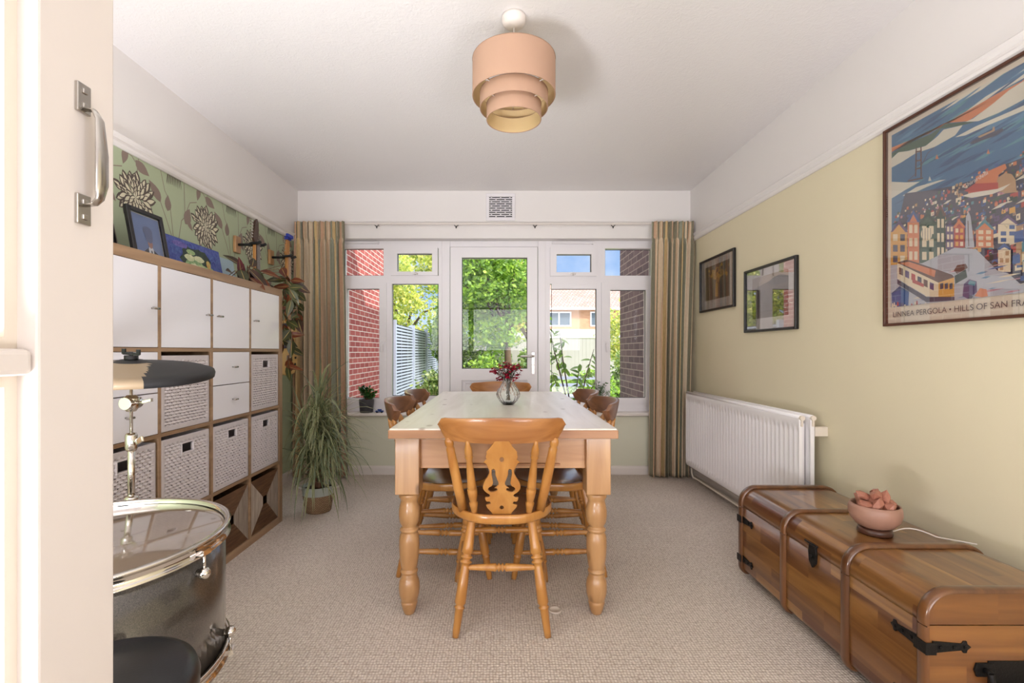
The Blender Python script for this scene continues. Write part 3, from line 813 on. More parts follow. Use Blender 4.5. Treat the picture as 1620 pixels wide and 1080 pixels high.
def make_chair():
    t = thing('dining_chair', 'x', 'chair', (0,0,0), group='farmhouse chairs around the dining table')
    # saddle seat
    pts = []
    for k in range(48):
        a = 2*PI*k/48
        c_, s_ = math.cos(a), math.sin(a)
        w = .205 if s_ > -.2 else .205 - .035*((-s_-.2)/.8)
        e = 2/2.7
        x = w*math.copysign(abs(c_)**e, c_); y = .205*math.copysign(abs(s_)**e, s_)
        pts.append((x, y))
    b = MB(); n = len(pts)
    rings = [(.86, .405), (.97, .408), (1.0, .416), (1.0, .438), (.985, .4445), (.93, .444), (.75, .438), (.45, .433), (.12, .4325)]
    v = []
    for s_, z in rings: v += [(x*s_, y*s_, z) for x, y in pts]
    fcs = [(i*n+k, i*n+(k+1)%n, (i+1)*n+(k+1)%n, (i+1)*n+k) for i in range(len(rings)-1) for k in range(n)]
    mi = []
    b.v = v
    for i in range(len(rings)-1):
        for k in range(n):
            b.f.append([i*n+k, i*n+(k+1)%n, (i+1)*n+(k+1)%n, (i+1)*n+k]); b.m.append(0 if i < 4 else 1); b.sm.append(True)
    b.f.append(list(range(n))[::-1]); b.m.append(0); b.sm.append(False)
    b.f.append([(len(rings)-1)*n+k for k in range(n)]); b.m.append(1); b.sm.append(True)
    b.build('seat', [M['chair'], M['seat_dark']], t)
    feet = {}
    for sx in (-1, 1):
        for sy in (-1, 1):
            top = Vector((sx*(.115 if sy < 0 else .135), sy*.130, .412))
            bot = Vector((sx*(.172 if sy < 0 else .205), sy*(.225 if sy < 0 else .205), 0))
            sp(top, bot, LEG).build('leg', M['chair'], t)
            feet[(sx, sy)] = (top, bot)
    def on(k, z): 
        a, c_ = feet[k]; f_ = (a.z - z)/(a.z - c_.z); return a + (c_-a)*f_
    sp(on((-1,-1), .235), on((1,-1), .235), STR).build('stretcher', M['chair'], t)
    for sx in (-1, 1):
        a, c_ = on((sx,-1), .20), on((sx,1), .20)
        sp(a, c_, STR).build('stretcher', M['chair'], t)
        sp(on((sx,-1), .115), on((sx,1), .115), STR).build('stretcher', M['chair'], t)
    sp(on((-1,1), .255), on((1,1), .255), STR).build('stretcher', M['chair'], t)
    # curved top rail: arc bulging backwards (-y)
    SAG, HW = .085, .238
    def arc(x): return -.302 + SAG*(x/HW)**2*(.86 + .14*(x/HW)**2)
    b = MB(); NX = 32; rows = 6
    def zr(s_, top):   # s_ -1..1
        a = abs(s_)
        if top: return .828 + .004*math.cos(a*PI) - .006 - (.028*max(0, (a-.90)/.10)**2)
        return .731 + .006*a*a + (.052*max(0, (a-.84)/.16)**1.5)
    for side in (-1, 1):
        for i in range(NX+1):
            s_ = -1 + 2*i/NX
            x = HW*s_
            for j in range(rows+1):
                q = j/rows
                z = zr(s_, 0) + (zr(s_, 1)-zr(s_, 0))*q
                th = .0105*(1 - .25*(2*q-1)**2)
                lean = -.020*(q-.5)
                b.v.append((x, arc(x) + side*th + lean, z))
    st = (NX+1)*(rows+1)
    for side in (0, 1):
        for i in range(NX):
            for j in range(rows):
                a = side*st + i*(rows+1)+j
                b.f.append([a, a+rows+1, a+rows+2, a+1]); b.m.append(0); b.sm.append(True)
    for i in range(NX):
        for j in (0, rows):
            a = i*(rows+1)+j; b.f.append([a, a+rows+1, a+rows+1+st, a+st]); b.m.append(0); b.sm.append(True)
    for i in (0, NX):
        for j in range(rows):
            a = i*(rows+1)+j; b.f.append([a, a+1, a+1+st, a+st]); b.m.append(0); b.sm.append(True)
    b.build('top_rail', M['chair_rail'], t, bevel=.003)
    # posts: flat at foot, turned at head
    for sx in (-1, 1):
        p0 = Vector((sx*.150, -.130, .440)); p1 = Vector((sx*.197, arc(.197)+.004, .745))
        b = MB(); P = []; Rr = []
        for tt, r in ((0,.0185),(.3,.019),(.62,.0185),(.80,.016),(.86,.0165),(.885,.012),(.905,.0165),(.95,.0165),(1,.010)):
            bow = math.sin(PI*tt)*.010
            P.append(p0 + (p1-p0)*tt + Vector((0, -bow, 0))); Rr.append(r)
        b.ring(P, Rr, 14, flat=.72, up=(1,0,0)); b.build('back_post', M['chair'], t)
        s0 = Vector((sx*.104, -.165, .438)); s1 = Vector((sx*.124, arc(.124)+.002, .740))
        sp(s0, s1, SPN).build('spindle', M['chair'], t)
    # pierced splat
    S = .00051
    bm = bmesh.new()
    def P2(hx, yy): return (hx*S, (605-yy)*S)
    outer = [P2(h_, y_) for h_, y_ in SPLAT] + [P2(-h_, y_) for h_, y_ in SPLAT[::-1]]
    def circ(cx, cy, r, n_=12): return [((cx + r*math.cos(2*PI*k/n_))*S, (605-(cy + r*math.sin(2*PI*k/n_)))*S) for k in range(n_)]
    comma = [(46,288),(56,278),(70,284),(72,312),(66,345),(62,375),(72,398),(84,400),(96,410),(98,425),(82,437),(60,437),(40,430),(30,418),(38,410),(54,412),(38,400),(24,385),(24,370),(36,342),(46,315)]
    holes = [circ(0, 217, 15), circ(0, 553, 15), [(x*S, (605-y)*S) for x, y in comma], [(-x*S, (605-y)*S) for x, y in comma]]
    edges = []
    for loop in [outer] + holes:
        vs = [bm.verts.new((x, 0, y)) for x, y in loop]
        for i in range(len(vs)): edges.append(bm.edges.new((vs[i], vs[(i+1) % len(vs)])))
    bmesh.ops.triangle_fill(bm, use_beauty=True, use_dissolve=False, edges=edges)
    geo = bmesh.ops.extrude_face_region(bm, geom=bm.faces[:])
    for v_ in geo['geom']:
        if isinstance(v_, bmesh.types.BMVert): v_.co.y += .014
    for v_ in bm.verts:   # lean from seat to rail, slightly bowed
        q = v_.co.z/.2575
        v_.co.z = .442 + v_.co.z*1.165
        v_.co.y += -.180 + (-.302+.180)*q - .012*math.sin(PI*min(1,max(0,q))) - .004
    bmesh.ops.recalc_face_normals(bm, faces=bm.faces)
    me = bpy.data.meshes.new('splat'); bm.to_mesh(me); bm.free(); me.materials.append(M['chair'])
    o = bpy.data.objects.new('splat', me); C.objects.link(o); o.parent = t
    md = o.modifiers.new('bevel', 'BEVEL'); md.width = .0015; md.segments = 1; md.limit_method = 'ANGLE'
    return t
chair = make_chair()
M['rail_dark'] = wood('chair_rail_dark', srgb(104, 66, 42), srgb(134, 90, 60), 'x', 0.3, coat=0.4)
spots = [(.004, 1.985, 0, 'wooden chair with pierced splat back at the near end of the table, seen from behind'),
         (.0, 3.44, PI, 'wooden chair at the far end of the table, only its back showing behind the vase'),
         (-.262, 2.41, -PI/2+.03, 'dark curved-back wooden chair on the shelf side of the table, the nearer of two'),
         (-.262, 2.90, -PI/2, 'dark curved-back wooden chair on the shelf side, farther and half hidden by its neighbour'),
         (.272, 2.41, PI/2-.03, 'curved-back wooden chair on the radiator side of the table, the nearer of two'),
         (.272, 2.90, PI/2, 'curved-back wooden chair on the radiator side, farther one nearest the window')]
for i, (x, y, rz, lab) in enumerate(spots):
    o = chair if i == 0 else copy_tree(chair)
    o.location = (x, y, 0); o.rotation_euler = (0, 0, rz); o['label'] = lab
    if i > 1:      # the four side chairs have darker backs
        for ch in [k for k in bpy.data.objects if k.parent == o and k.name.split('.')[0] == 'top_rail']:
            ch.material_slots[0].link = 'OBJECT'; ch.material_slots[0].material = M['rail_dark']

# ================================================================== VASE WITH FLOWERS
VX, VY, VZ = .043, 2.68, .761
def ribs(r, z, a): return r*(1 + .05*math.cos(16*a + z*70)) if .012 < z < .125 else r
m, n, bs = base('cut_glass'); bs.inputs['Transmission Weight'].default_value = 1; bs.inputs['Roughness'].default_value = 0.02; bs.inputs['IOR'].default_value = 1.45
bs.inputs['Base Color'].default_value = (.97,.98,.98,1); M['cut_glass'] = m
t = thing('glass_vase', 'round ribbed clear glass vase standing on the dining table', 'vase', (VX, VY, VZ))
b = MB()
po = [(0,0),(.030,0),(.034,.004),(.050,.022),(.063,.045),(.066,.060),(.060,.082),(.044,.104),(.034,.122),(.031,.135),(.036,.150),(.040,.156)]
pi_ = [(.037,.156),(.033,.150),(.028,.135),(.031,.122),(.040,.104),(.055,.082),(.061,.060),(.058,.045),(.045,.024),(.028,.010),(0,.009)]
b.lathe(po + pi_, seg=84, fn=ribs); b.build('vase_body', M['cut_glass'], t, recalc=True)
t = thing('flower_bunch', 'small bunch of crimson flowers with fine leaves in the glass vase', 'flowers', (VX, VY, VZ+.012))
rnd = random.Random(3)
st, fl, lv = MB(), MB(), MB()
for k in range(40):
    a = rnd.uniform(0, 2*PI); rr = rnd.uniform(.02, .115); h = rnd.uniform(.16, .235) - .25*max(0, rr-.06)
    x, y = rr*math.cos(a), rr*.8*math.sin(a)
    neck = (.014*math.cos(a), .014*math.sin(a), .12)
    st.ring([(.012*math.cos(a+2), .012*math.sin(a+2), .012), neck, (x*.6, y*.6, h*.88), (x, y, h)], .0011, 5, caps=False)
    for q in range(rnd.randint(1, 3)):
        cx, cy, cz = x + rnd.uniform(-.014,.014), y + rnd.uniform(-.014,.014), h - rnd.uniform(-.004,.035)
        for p in range(6):
            pa = 2*PI*p/6 + rnd.uniform(-.3,.3); L_ = rnd.uniform(.015,.022)
            d = Vector((math.cos(pa), math.sin(pa), rnd.uniform(-.9,.35))).normalized(); s_ = Vector((-math.sin(pa), math.cos(pa), .2))*.0080
            c0 = Vector((cx, cy, cz)); fl.add([c0, c0 + d*L_*.55 + s_, c0 + d*L_, c0 + d*L_*.55 - s_], [(0,1,2,3)], rnd.choice((0,0,0,0,1)))
    for q in range(9):
        tpos = rnd.uniform(.45, 1.0); c0 = Vector((x*tpos, y*tpos, .12 + (h-.12)*tpos))
        d = Vector((rnd.uniform(-1,1), rnd.uniform(-1,1), rnd.uniform(-.5,.7))).normalized(); s_ = d.cross(Vector((0,0,1)))*.0035
        L_ = rnd.uniform(.012,.024); lv.add([c0, c0+d*L_*.5+s_, c0+d*L_, c0+d*L_*.5-s_], [(0,1,2,3)], rnd.choice((0,1)))
st.build('stems', plain('flower_stem', srgb(78,70,50), .6), t); 
fl.build('blooms', [leafmat('crimson_petal', srgb(196,18,62), srgb(150,8,44)), leafmat('dark_petal', srgb(92,10,34))], t, recalc=False)
lv.build('leaves', [leafmat('sprig_leaf', srgb(60,84,44), srgb(96,112,66)), leafmat('sprig_leaf_dark', srgb(70,52,44))], t, recalc=False)

# ================================================================== SHELF UNIT
UX, UB = -1.367, XL+.004      # front plane, back plane
Y1u, Y0u = 2.97, 1.50
t = thing('cube_shelf_unit', 'tall oak-look cube shelf unit of sixteen compartments with white doors along the left wall', 'shelf unit', (-1.56, 2.235, 0))
OFF = (-1.56, 2.235, 0)
P_ = .345; T = .04; G = .33; D_ = .015
H = 1.445
for y_ in (Y0u, Y1u-T): MB().box(UB, y_, 0, UX, y_+T, H-T).build('side_panel', M['oak_z'], t, off=OFF, bevel=.001)
b = MB(); b.box(UB, Y0u+T, 0, UX, Y1u-T, T); b.build('bottom_panel', M['oak'], t, off=OFF, bevel=.001)
b = MB(); b.box(UB, Y0u, H-T, UX, Y1u, H+.0005); b.build('top_panel', M['oak'], t, off=OFF, bevel=.001)
cells = {}
for c in range(4):
    ya = Y1u - T - G*(3-c+1) - D_*(3-c) - .0; yb = ya + G
    for r in range(4):      # r = 0 bottom
        za = T + r*(G+D_) ; zb = za + G
        cells[(c, r)] = (ya, yb, za, zb)
for r in range(3):
    z = T + (r+1)*G + r*D_
    MB().box(UB+.01, Y0u+T, z, UX-.001, Y1u-T, z+D_).build('shelf', M['oak'], t, off=OFF)
for c in range(3):
    y = cells[(c, 0)][1]
    for r in range(4):
        MB().box(UB+.01, y, cells[(c,r)][2], UX-.001, y+D_, cells[(c,r)][3]).build('divider', M['oak'], t, off=OFF)
MB().box(UB, Y0u+.01, .01, UB+.004, Y1u-.01, H-.01).build('back_panel', M['shelf_back'], t, off=OFF)
def knob_bar(par, y, z):
    k = MB(); k.ring([(UX-.003, y, z), (UX+.020, y, z)], .0035, 8); k.ring([(UX+.017, y-.017, z), (UX+.017, y+.017, z)], .005, 10)
    return k.build('knob', M['steel'], par, off=OFF)
for c in range(4):
    ya, yb, za, zb = cells[(c, 3)]
    d = MB().box(UX-.016, ya+.002, za+.002, UX-.002, yb-.002, zb-.002).build('door', M['shelf_white'], t, off=OFF, bevel=.001)
    ky = {0: yb-.035, 1: yb-.035, 2: ya+.035, 3: ya+.03}[c]
    knob_bar(d, ky, za+.155)
for c in (0, 2):
    ya, yb, za, zb = cells[(c, 2)]
    for k in range(2):
        z0 = za+.002 + k*(G/2); d = MB().box(UX-.016, ya+.002, z0, UX-.002, yb-.002, z0+G/2-.004).build('drawer', M['shelf_white'], t, off=OFF, bevel=.001)
        knob_bar(d, (ya+yb)/2, z0+.085)
# wicker baskets: woven front with a hole for the hand (origin at base centre)
def weave_front(mb, w, h, x, hole):
    nu, nv = 78, 144
    hy0, hy1, hz0, hz1 = hole
    idx = {}
    for j in range(nv+1):
        for i in range(nu+1):
            y = -w/2 + w*i/nu; z = h*j/nv
            edge = min(y+w/2, w/2-y, z, h-z)
            if edge < .020: hgt = .0045 + .0012*math.sin((y+z)*2*PI/.0055)*(1 if edge > .003 else 0)
            else:
                st_ = (y+w/2)/.0260; row = z/.0130
                ph = .5 if int(row) % 2 else 0
                hgt = .013*abs(math.cos(PI*(st_+ph)))**.8*abs(math.sin(PI*row))**.7 - .004
            if edge < .0015: hgt = 0
            idx[(i, j)] = len(mb.v); mb.v.append((x + hgt, y, z))
    for j in range(nv):
        for i in range(nu):
            yc = -w/2 + w*(i+.5)/nu; zc = h*(j+.5)/nv
            if hy0 < yc < hy1 and hz0 < zc < hz1: continue
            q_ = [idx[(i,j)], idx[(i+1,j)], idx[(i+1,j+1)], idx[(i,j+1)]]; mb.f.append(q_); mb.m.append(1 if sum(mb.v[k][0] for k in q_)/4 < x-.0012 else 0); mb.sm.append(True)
def make_basket():
    t = thing('storage_basket', 'x', 'basket', (0,0,0), group='white woven storage baskets in the shelf unit')
    w, h, dd = .314, .313, .33
    b = MB(); weave_front(b, w, h, dd/2-.004, (-.036, .036, h-.075, h-.035))
    b.box(-dd/2, -w/2, .0, dd/2-.006, -w/2+.006, h); b.box(-dd/2, w/2-.006, 0, dd/2-.006, w/2, h)
    b.box(-dd/2, -w/2, 0, dd/2-.006, w/2, .006); b.box(-dd/2, -w/2+.006, .006, -dd/2+.006, w/2-.006, h)
    b.build('basket_body', [M['wicker'], M['wicker_gap_shade']], t, recalc=False)
    b = MB(); zz0, zz1 = h-.078, h-.032
    for (a0, a1, c0, c1) in ((-.044,-.036,zz0,zz1), (.036,.044,zz0,zz1), (-.044,.044,zz0-.003,zz0+.004), (-.044,.044,zz1-.004,zz1+.003)):
        b.box(dd/2-.010, a0, c0, dd/2+.004, a1, c1)
    b.build('grip_surround', M['wicker'], t, bevel=.003)
    return t
bk = make_basket()
bl = [((1,2), 'white woven basket on the second tier from the top, partly behind the black cymbal'),
      ((3,2), 'white woven basket on the second tier from the top, beside the tall spiky plant'),
      ((0,1), 'white woven basket on the third tier behind the chrome cymbal stand'),
      ((1,1), 'white woven basket on the third tier, directly below the one behind the cymbal'),
      ((2,1), 'white woven basket directly below the two small drawers right of the cymbal'),
      ((3,1), 'white woven basket directly above the brown one nearest the plant pot')]
for i, ((c, r), lab) in enumerate(bl):
    o = bk if i == 0 else copy_tree(bk)
    ya, yb, za, zb = cells[(c, r)]
    o.location = (UX - .165 - .004, (ya+yb)/2, za+.0005); o['label'] = lab
def make_brown():
    t = thing('storage_basket', 'x', 'basket', (0,0,0), group='brown seagrass baskets on the bottom tier')
    w, h, dd = .318, .30, .33
    b = MB(); x = dd/2
    b.box(-dd/2, -w/2, 0, x-.006, w/2, .006); b.box(-dd/2, -w/2, .006, x-.006, -w/2+.008, h); b.box(-dd/2, w/2-.008, .006, x-.006, w/2, h); b.box(-dd/2, -w/2+.008, .006, -dd/2+.008, w/2-.008, h)
    b.build('basket_body', M['seagrass'], t, bevel=.002)
    b = MB(); q = .024; cz = h*.52
    # four woven triangles meeting at a square hand hole
    c_ = [(-q, cz-q), (q, cz-q), (q, cz+q), (-q, cz+q)]
    o_ = [(-w/2, 0), (w/2, 0), (w/2, h), (-w/2, h)]
    for k in range(4):
        a0, a1, b1, b0 = o_[k], o_[(k+1)%4], c_[(k+1)%4], c_[k]
        N = 26
        for i in range(N):      # corded rows parallel to the outer edge
            f0, f1, fm = i/N, (i+1)/N, (i+.5)/N
            def pt(f, e, lift): 
                s0 = a0 if e == 0 else a1; s1 = b0 if e == 0 else b1
                return (x - .006 + lift, s0[0]+(s1[0]-s0[0])*f, s0[1]+(s1[1]-s0[1])*f)
            b.add([pt(f0,0,0), pt(f0,1,0), pt(fm,1,.003), pt(fm,0,.003), pt(f1,1,0), pt(f1,0,0)], [(0,1,2,3), (3,2,4,5)], 0 if k % 2 == 0 else 1, True)
    b.build('woven_front', [M['seagrass'], M['seagrass_light']], t, recalc=False)
    return t
bb = make_brown()
for i, (c, lab) in enumerate(((2, 'brown seagrass basket with square hand hole on the bottom tier, the one nearer the drum'), (3, 'brown seagrass basket with square hand hole on the bottom tier, nearest the plant pot'))):
    o = bb if i == 0 else copy_tree(bb)
    ya, yb, za, zb = cells[(c, 0)]; o.location = (UX-.168, (ya+yb)/2, za+.0005); o['label'] = lab
# ================================================================== ON TOP OF THE UNIT
HT = H + .001
def leaning(name, label, cat, y0, w, h, xb, xt, group=None):
    up = Vector((xt-xb, 0, h)).normalized(); ux = Vector((0,1,0)); nz = ux.cross(up)
    m3 = Matrix((ux, up, nz)).transposed()
    return thing(name, label, cat, (xb, y0, HT+.0015), mat3=m3, group=group)
def photo_frame(label, y0, w, h, xb, xt, kind):
    t = leaning('photo_frame', label, 'photo frame', y0, w, h, xb, xt, 'framed photos on top of the shelf unit')
    b = MB(); fw_ = .020
    b.box(0,0,0,fw_,h,.016); b.box(w-fw_,0,0,w,h,.016); b.box(fw_,0,0,w-fw_,fw_,.016); b.box(fw_,h-fw_,0,w-fw_,h,.016)
    b.build('frame', M['black_frame'], t, bevel=.003)
    MB().box(.004,.004,-.004,w-.004,h-.004,.002).build('backing', M['black_frame'], t)
    b = MB(); e = .0005
    def R_(x0,y0,x1,y1,m,z): b.flat([(x0,y0),(x1,y0),(x1,y1),(x0,y1)], z, m)
    a = fw_+.004
    R_(fw_, fw_, w-fw_, h-fw_, 0, .004); R_(a, a, w-a, h-a, 1, .0046)
    W_, H_ = w-2*a, h-2*a
    def pl(pts, m, z): b.flat([(a+p[0]*W_, a+p[1]*H_) for p in pts], z, m)
    def el(cx, cy, rx, ry, m, z): pl([(cx+rx*math.cos(2*PI*k/20), cy+ry*math.sin(2*PI*k/20)) for k in range(20)], m, z)
    if kind == 'suit':
        pl([(.22,0),(.26,.16),(.36,.23),(.47,.28),(.60,.28),(.74,.21),(.88,.13),(.94,0)], 2, .0050)
        pl([(.46,0),(.46,.27),(.50,.32),(.60,.32),(.64,.27),(.62,0)], 3, .0053)
        pl([(.53,0),(.53,.20),(.545,.24),(.57,.24),(.585,.20),(.58,0)], 2, .0056)
        el(.55,.40,.085,.12,4,.0058)
        el(.54,.55,.14,.15,5,.0060); el(.52,.66,.17,.11,5,.0062)
        cols = [srgb(196,194,190), srgb(104,124,168), srgb(24,24,36), srgb(214,216,224), srgb(160,120,110), srgb(96,106,140)]
    else:
        pl([(.0,.0),(.0,.55),(.15,.68),(.35,.66),(.52,.45),(.60,.2),(.70,0)], 2, .0050)
        el(.28,.50,.15,.17,4,.0053)
        cols = [srgb(196,194,190), srgb(150,146,136), srgb(60,38,32), srgb(200,200,200), srgb(186,140,118), srgb(60,40,34)]
    b.build('photograph', [plain('photo_tone', c_, .35) for c_ in cols], t, recalc=False)
    MB().box(fw_,fw_,.0075,w-fw_,h-fw_,.009).build('glass_pane', M['glass'], t)
photo_frame('black framed portrait of a person with long hair, cut off by the open door', 1.825, .215, .205, -1.650, -1.690, 'hair')
photo_frame('black framed portrait of a person in a dark suit against blue, on the shelf unit', 2.045, .220, .255, -1.585, -1.632, 'suit')
t = leaning('canvas_painting', 'unframed blue and green floral painting leaning on the wall above the shelf unit', 'painting', 2.375, .475, .212, -1.670, -1.712)
MB().box(0,0,0,.475,.212,.016).build('canvas', plain('canvas_edge', srgb(60,74,140), .7), t, bevel=.002)
def pv_mat(name, cols, scale, dist=3.0, seed=0):
    m, n, b_ = base(name)
    no = n.nodes.new('ShaderNodeTexNoise'); no.inputs['Scale'].default_value = scale; no.inputs['Detail'].default_value = 3; no.inputs['Distortion'].default_value = dist
    mp = n.nodes.new('ShaderNodeMapping'); mp.inputs['Location'].default_value = (seed, seed*.7, 0)
    n.links.new(swz(n), mp.inputs[0]); n.links.new(mp.outputs[0], no.inputs['Vector'])
    rp = n.nodes.new('ShaderNodeValToRGB'); cr = rp.color_ramp
    while len(cr.elements) < len(cols): cr.elements.new(.5)
    for e, (p, c_) in zip(cr.elements, cols): e.position = p; e.color = c_
    n.links.new(no.outputs['Fac'], rp.inputs[0]); n.links.new(rp.outputs[0], b_.inputs['Base Color']); b_.inputs['Roughness'].default_value = .5
    return m
b = MB()
def blob(cx, cy, rx, ry, m, z, sd=0, n_=22):
    rr = random.Random(sd); cy *= .79; ry *= .85
    b.flat([(cx+rx*(1+rr.uniform(-.12,.12))*math.cos(2*PI*k/n_), cy+ry*(1+rr.uniform(-.12,.12))*math.sin(2*PI*k/n_)) for k in range(n_)], z, m)
b.flat([(.003,.003),(.472,.003),(.472,.209),(.003,.209)], .0165, 0)
blob(.24,.13,.13,.105,1,.0168,1); 
for k, (x, y, rx, ry, m_) in enumerate([(.22,.085,.085,.060,2),(.29,.07,.06,.045,3),(.18,.15,.04,.022,4),(.26,.155,.045,.02,4),(.20,.19,.035,.018,3),(.13,.05,.03,.04,3),(.36,.06,.03,.05,2),(.21,.08,.045,.032,4),(.34,.13,.02,.03,5),(.08,.18,.05,.03,6),(.12,.225,.06,.02,7),(.22,.235,.05,.016,6),(.40,.19,.05,.03,6),(.42,.06,.035,.045,7),(.43,.10,.018,.035,6),(.07,.06,.045,.05,6),(.39,.02,.04,.016,6)]):
    blob(x, y, rx, ry, m_, .0170+k*.00012, k+3)
cl = [(srgb(52,70,150), srgb(92,108,178)), (srgb(36,54,52), srgb(58,80,64)), (srgb(112,152,108), srgb(168,196,140)), (srgb(140,176,120), srgb(198,206,150)), (srgb(196,206,158), srgb(224,224,190)), (srgb(214,150,70), srgb(200,190,110)), (srgb(44,56,140), srgb(84,112,176)), (srgb(84,74,150), srgb(120,110,180))]
b.build('painted_flowers', [pv_mat('paint_%d' % i, [(.35,a_),(.65,c_)], 26, 2) for i, (a_, c_) in enumerate(cl)], t, recalc=False)
t = leaning('small_canvas', 'small plain pale blue canvas leaning on the wall behind the trailing dark-leaved plant', 'painting', 2.86, .17, .19, -1.69, -1.722)
MB().box(0,0,0,.17,.19,.012).build('canvas', plain('pale_blue_canvas', srgb(172,196,206), .7, var=.05), t, bevel=.002)

# ================================================================== TRAILING PLANT ON THE UNIT
def leafblade(mb, base_, d, up, L_, W_, droop=.3, m=0, mm=1, n_=5, fold=.25):
    d = Vector(d).normalized(); up = Vector(up); s_ = d.cross(up)
    if s_.length < 1e-4: s_ = d.orthogonal()
    s_.normalize(); nrm = s_.cross(d).normalized()
    base_ = Vector(base_); L0, C0, R0 = [], [], []
    for i in range(n_+1):
        q = i/n_; w = W_*.5*math.sin(PI*min(.999, q**.8*.96+.02))
        c = base_ + d*L_*q - nrm*(droop*L_*q*q)
        C0.append(c - nrm*fold*w); L0.append(c + s_*w); R0.append(c - s_*w)
    for i in range(n_):
        a0 = len(mb.v); wv = .055
        l0, l1, r0, r1, c0, c1 = L0[i], L0[i+1], R0[i], R0[i+1], C0[i], C0[i+1]
        cl0, cl1 = c0.lerp(l0, wv), c1.lerp(l1, wv); cr0, cr1 = c0.lerp(r0, wv), c1.lerp(r1, wv)
        mb.add([l0, cl0, cr0, r0, l1, cl1, cr1, r1], [(0,1,5,4), (2,3,7,6)], m, True)
        mb.add([cl0, cr0, cr1, cl1], [(0,1,2,3)], mm, True)
M['prayer_dark'] = leafmat('prayer_leaf_dark', srgb(52,54,38), srgb(84,50,46), .35, .2)
M['prayer_green'] = leafmat('prayer_leaf_green', srgb(82,88,50), srgb(62,62,38), .35, .25)
M['prayer_rust'] = leafmat('prayer_leaf_rust', srgb(136,72,40), srgb(96,48,34), .4, .3)
M['prayer_vein'] = plain('prayer_leaf_vein', srgb(176,150,84), .5)
M['prayer_wine'] = leafmat('prayer_leaf_wine', srgb(104,36,48), srgb(70,30,38), .4, .25)
t = thing('trailing_plant', 'trailing plant with dark veined and rusty leaves spilling over the end of the shelf unit', 'plant', (-1.50, 2.80, HT))
b = MB(); b.lathe([(0,0),(.042,0),(.050,.07),(.054,.072),(.052,.076),(.046,.074),(.044,.06),(0,.058)], seg=24); b.build('pot', plain('dark_pot', srgb(48,42,40), .6), t)
lf_, stm = MB(), MB()
rnd = random.Random(11)
top = Vector((0, 0, .07))
def leafat(world_p, d, L_, W_, m, droop=.35):
    p = Vector(world_p) - Vector((-1.50, 2.80, HT))
    leafblade(lf_, p, d, (rnd.uniform(.3,1), -.4, .8), L_, W_, droop, m, 4)
big = [((-1.47,2.76,HT+.10),(.5,.1,-.35),.17,.070,0),((-1.46,2.80,HT+.11),(.35,.35,-.45),.16,.075,1),((-1.52,2.70,HT+.05),(.25,-.5,.15),.12,.055,0),((-1.50,2.64,HT+.03),(.3,-.6,-.05),.10,.06,0),((-1.49,2.72,HT+.05),(.2,-.2,.8),.10,.05,3),((-1.45,2.86,HT+.10),(.55,.45,.0),.13,.06,2),((-1.47,2.88,HT+.06),(.4,.7,-.1),.13,.06,1),((-1.44,2.72,HT+.04),(.7,-.2,-.25),.12,.055,2),((-1.49,2.84,HT+.12),(.0,.3,.5),.09,.05,0),((-1.52,2.78,HT+.12),(-.2,-.3,.3),.10,.06,0),((-1.48,2.70,HT+.08),(.4,-.4,-.3),.12,.06,1),((-1.43,2.80,HT+.06),(.6,.2,-.5),.11,.06,2),((-1.46,2.94,HT+.04),(.1,.9,.1),.11,.05,2),((-1.54,2.66,HT+.03),(-.1,-.6,.1),.09,.05,0)]
for w_, d, L_, W_, m_ in big:
    leafat(w_, d, L_, W_, m_)
    p = Vector(w_) - Vector((-1.50, 2.80, HT)); stm.ring([top, top.lerp(p, .6) + Vector((0,0,.03)), p], .0022, 6)
# trails falling past the far end of the unit
def pxw(px, py, Y): return Vector(((px-792)*Y/750, Y, 1.06-(py-556)*Y/750))
trails = [[(440,425),(455,445),(462,470),(455,500),(462,535),(455,580)], [(445,420),(450,460),(446,490),(450,525),(445,548)], [(450,430),(468,455),(470,490),(472,520)]]
for ti, tr in enumerate(trails):
    pts = [top] + [pxw(x, y, 3.035 + .02*ti) - Vector((-1.50, 2.80, HT)) for x, y in tr]
    stm.ring(pts, .0024, 6)
    for i in range(1, len(pts)-1):
        for q in range(4):
            f_ = rnd.random(); p = pts[i].lerp(pts[i+1], f_)
            d = (rnd.uniform(-.5,.6), rnd.uniform(-.5,.5), rnd.uniform(-1,.1))
            leafblade(lf_, p, d, (rnd.uniform(-.3,.6), -1, .3), rnd.uniform(.085,.12), rnd.uniform(.042,.058), .3, rnd.choice((1,2,0,2,1)), 4)
leafat(pxw(450,577,3.03), (.95,.1,-.25), .12, .055, 2, .05)
leafat(pxw(440,500,3.03), (.35,-.1,.6), .12, .05, 1, .05)
stm.build('stems', plain('trail_stem', srgb(110,80,56), .6), t)
lf_.build('leaves', [M['prayer_dark'], M['prayer_green'], M['prayer_rust'], M['prayer_wine'], M['prayer_vein']], t, recalc=False)

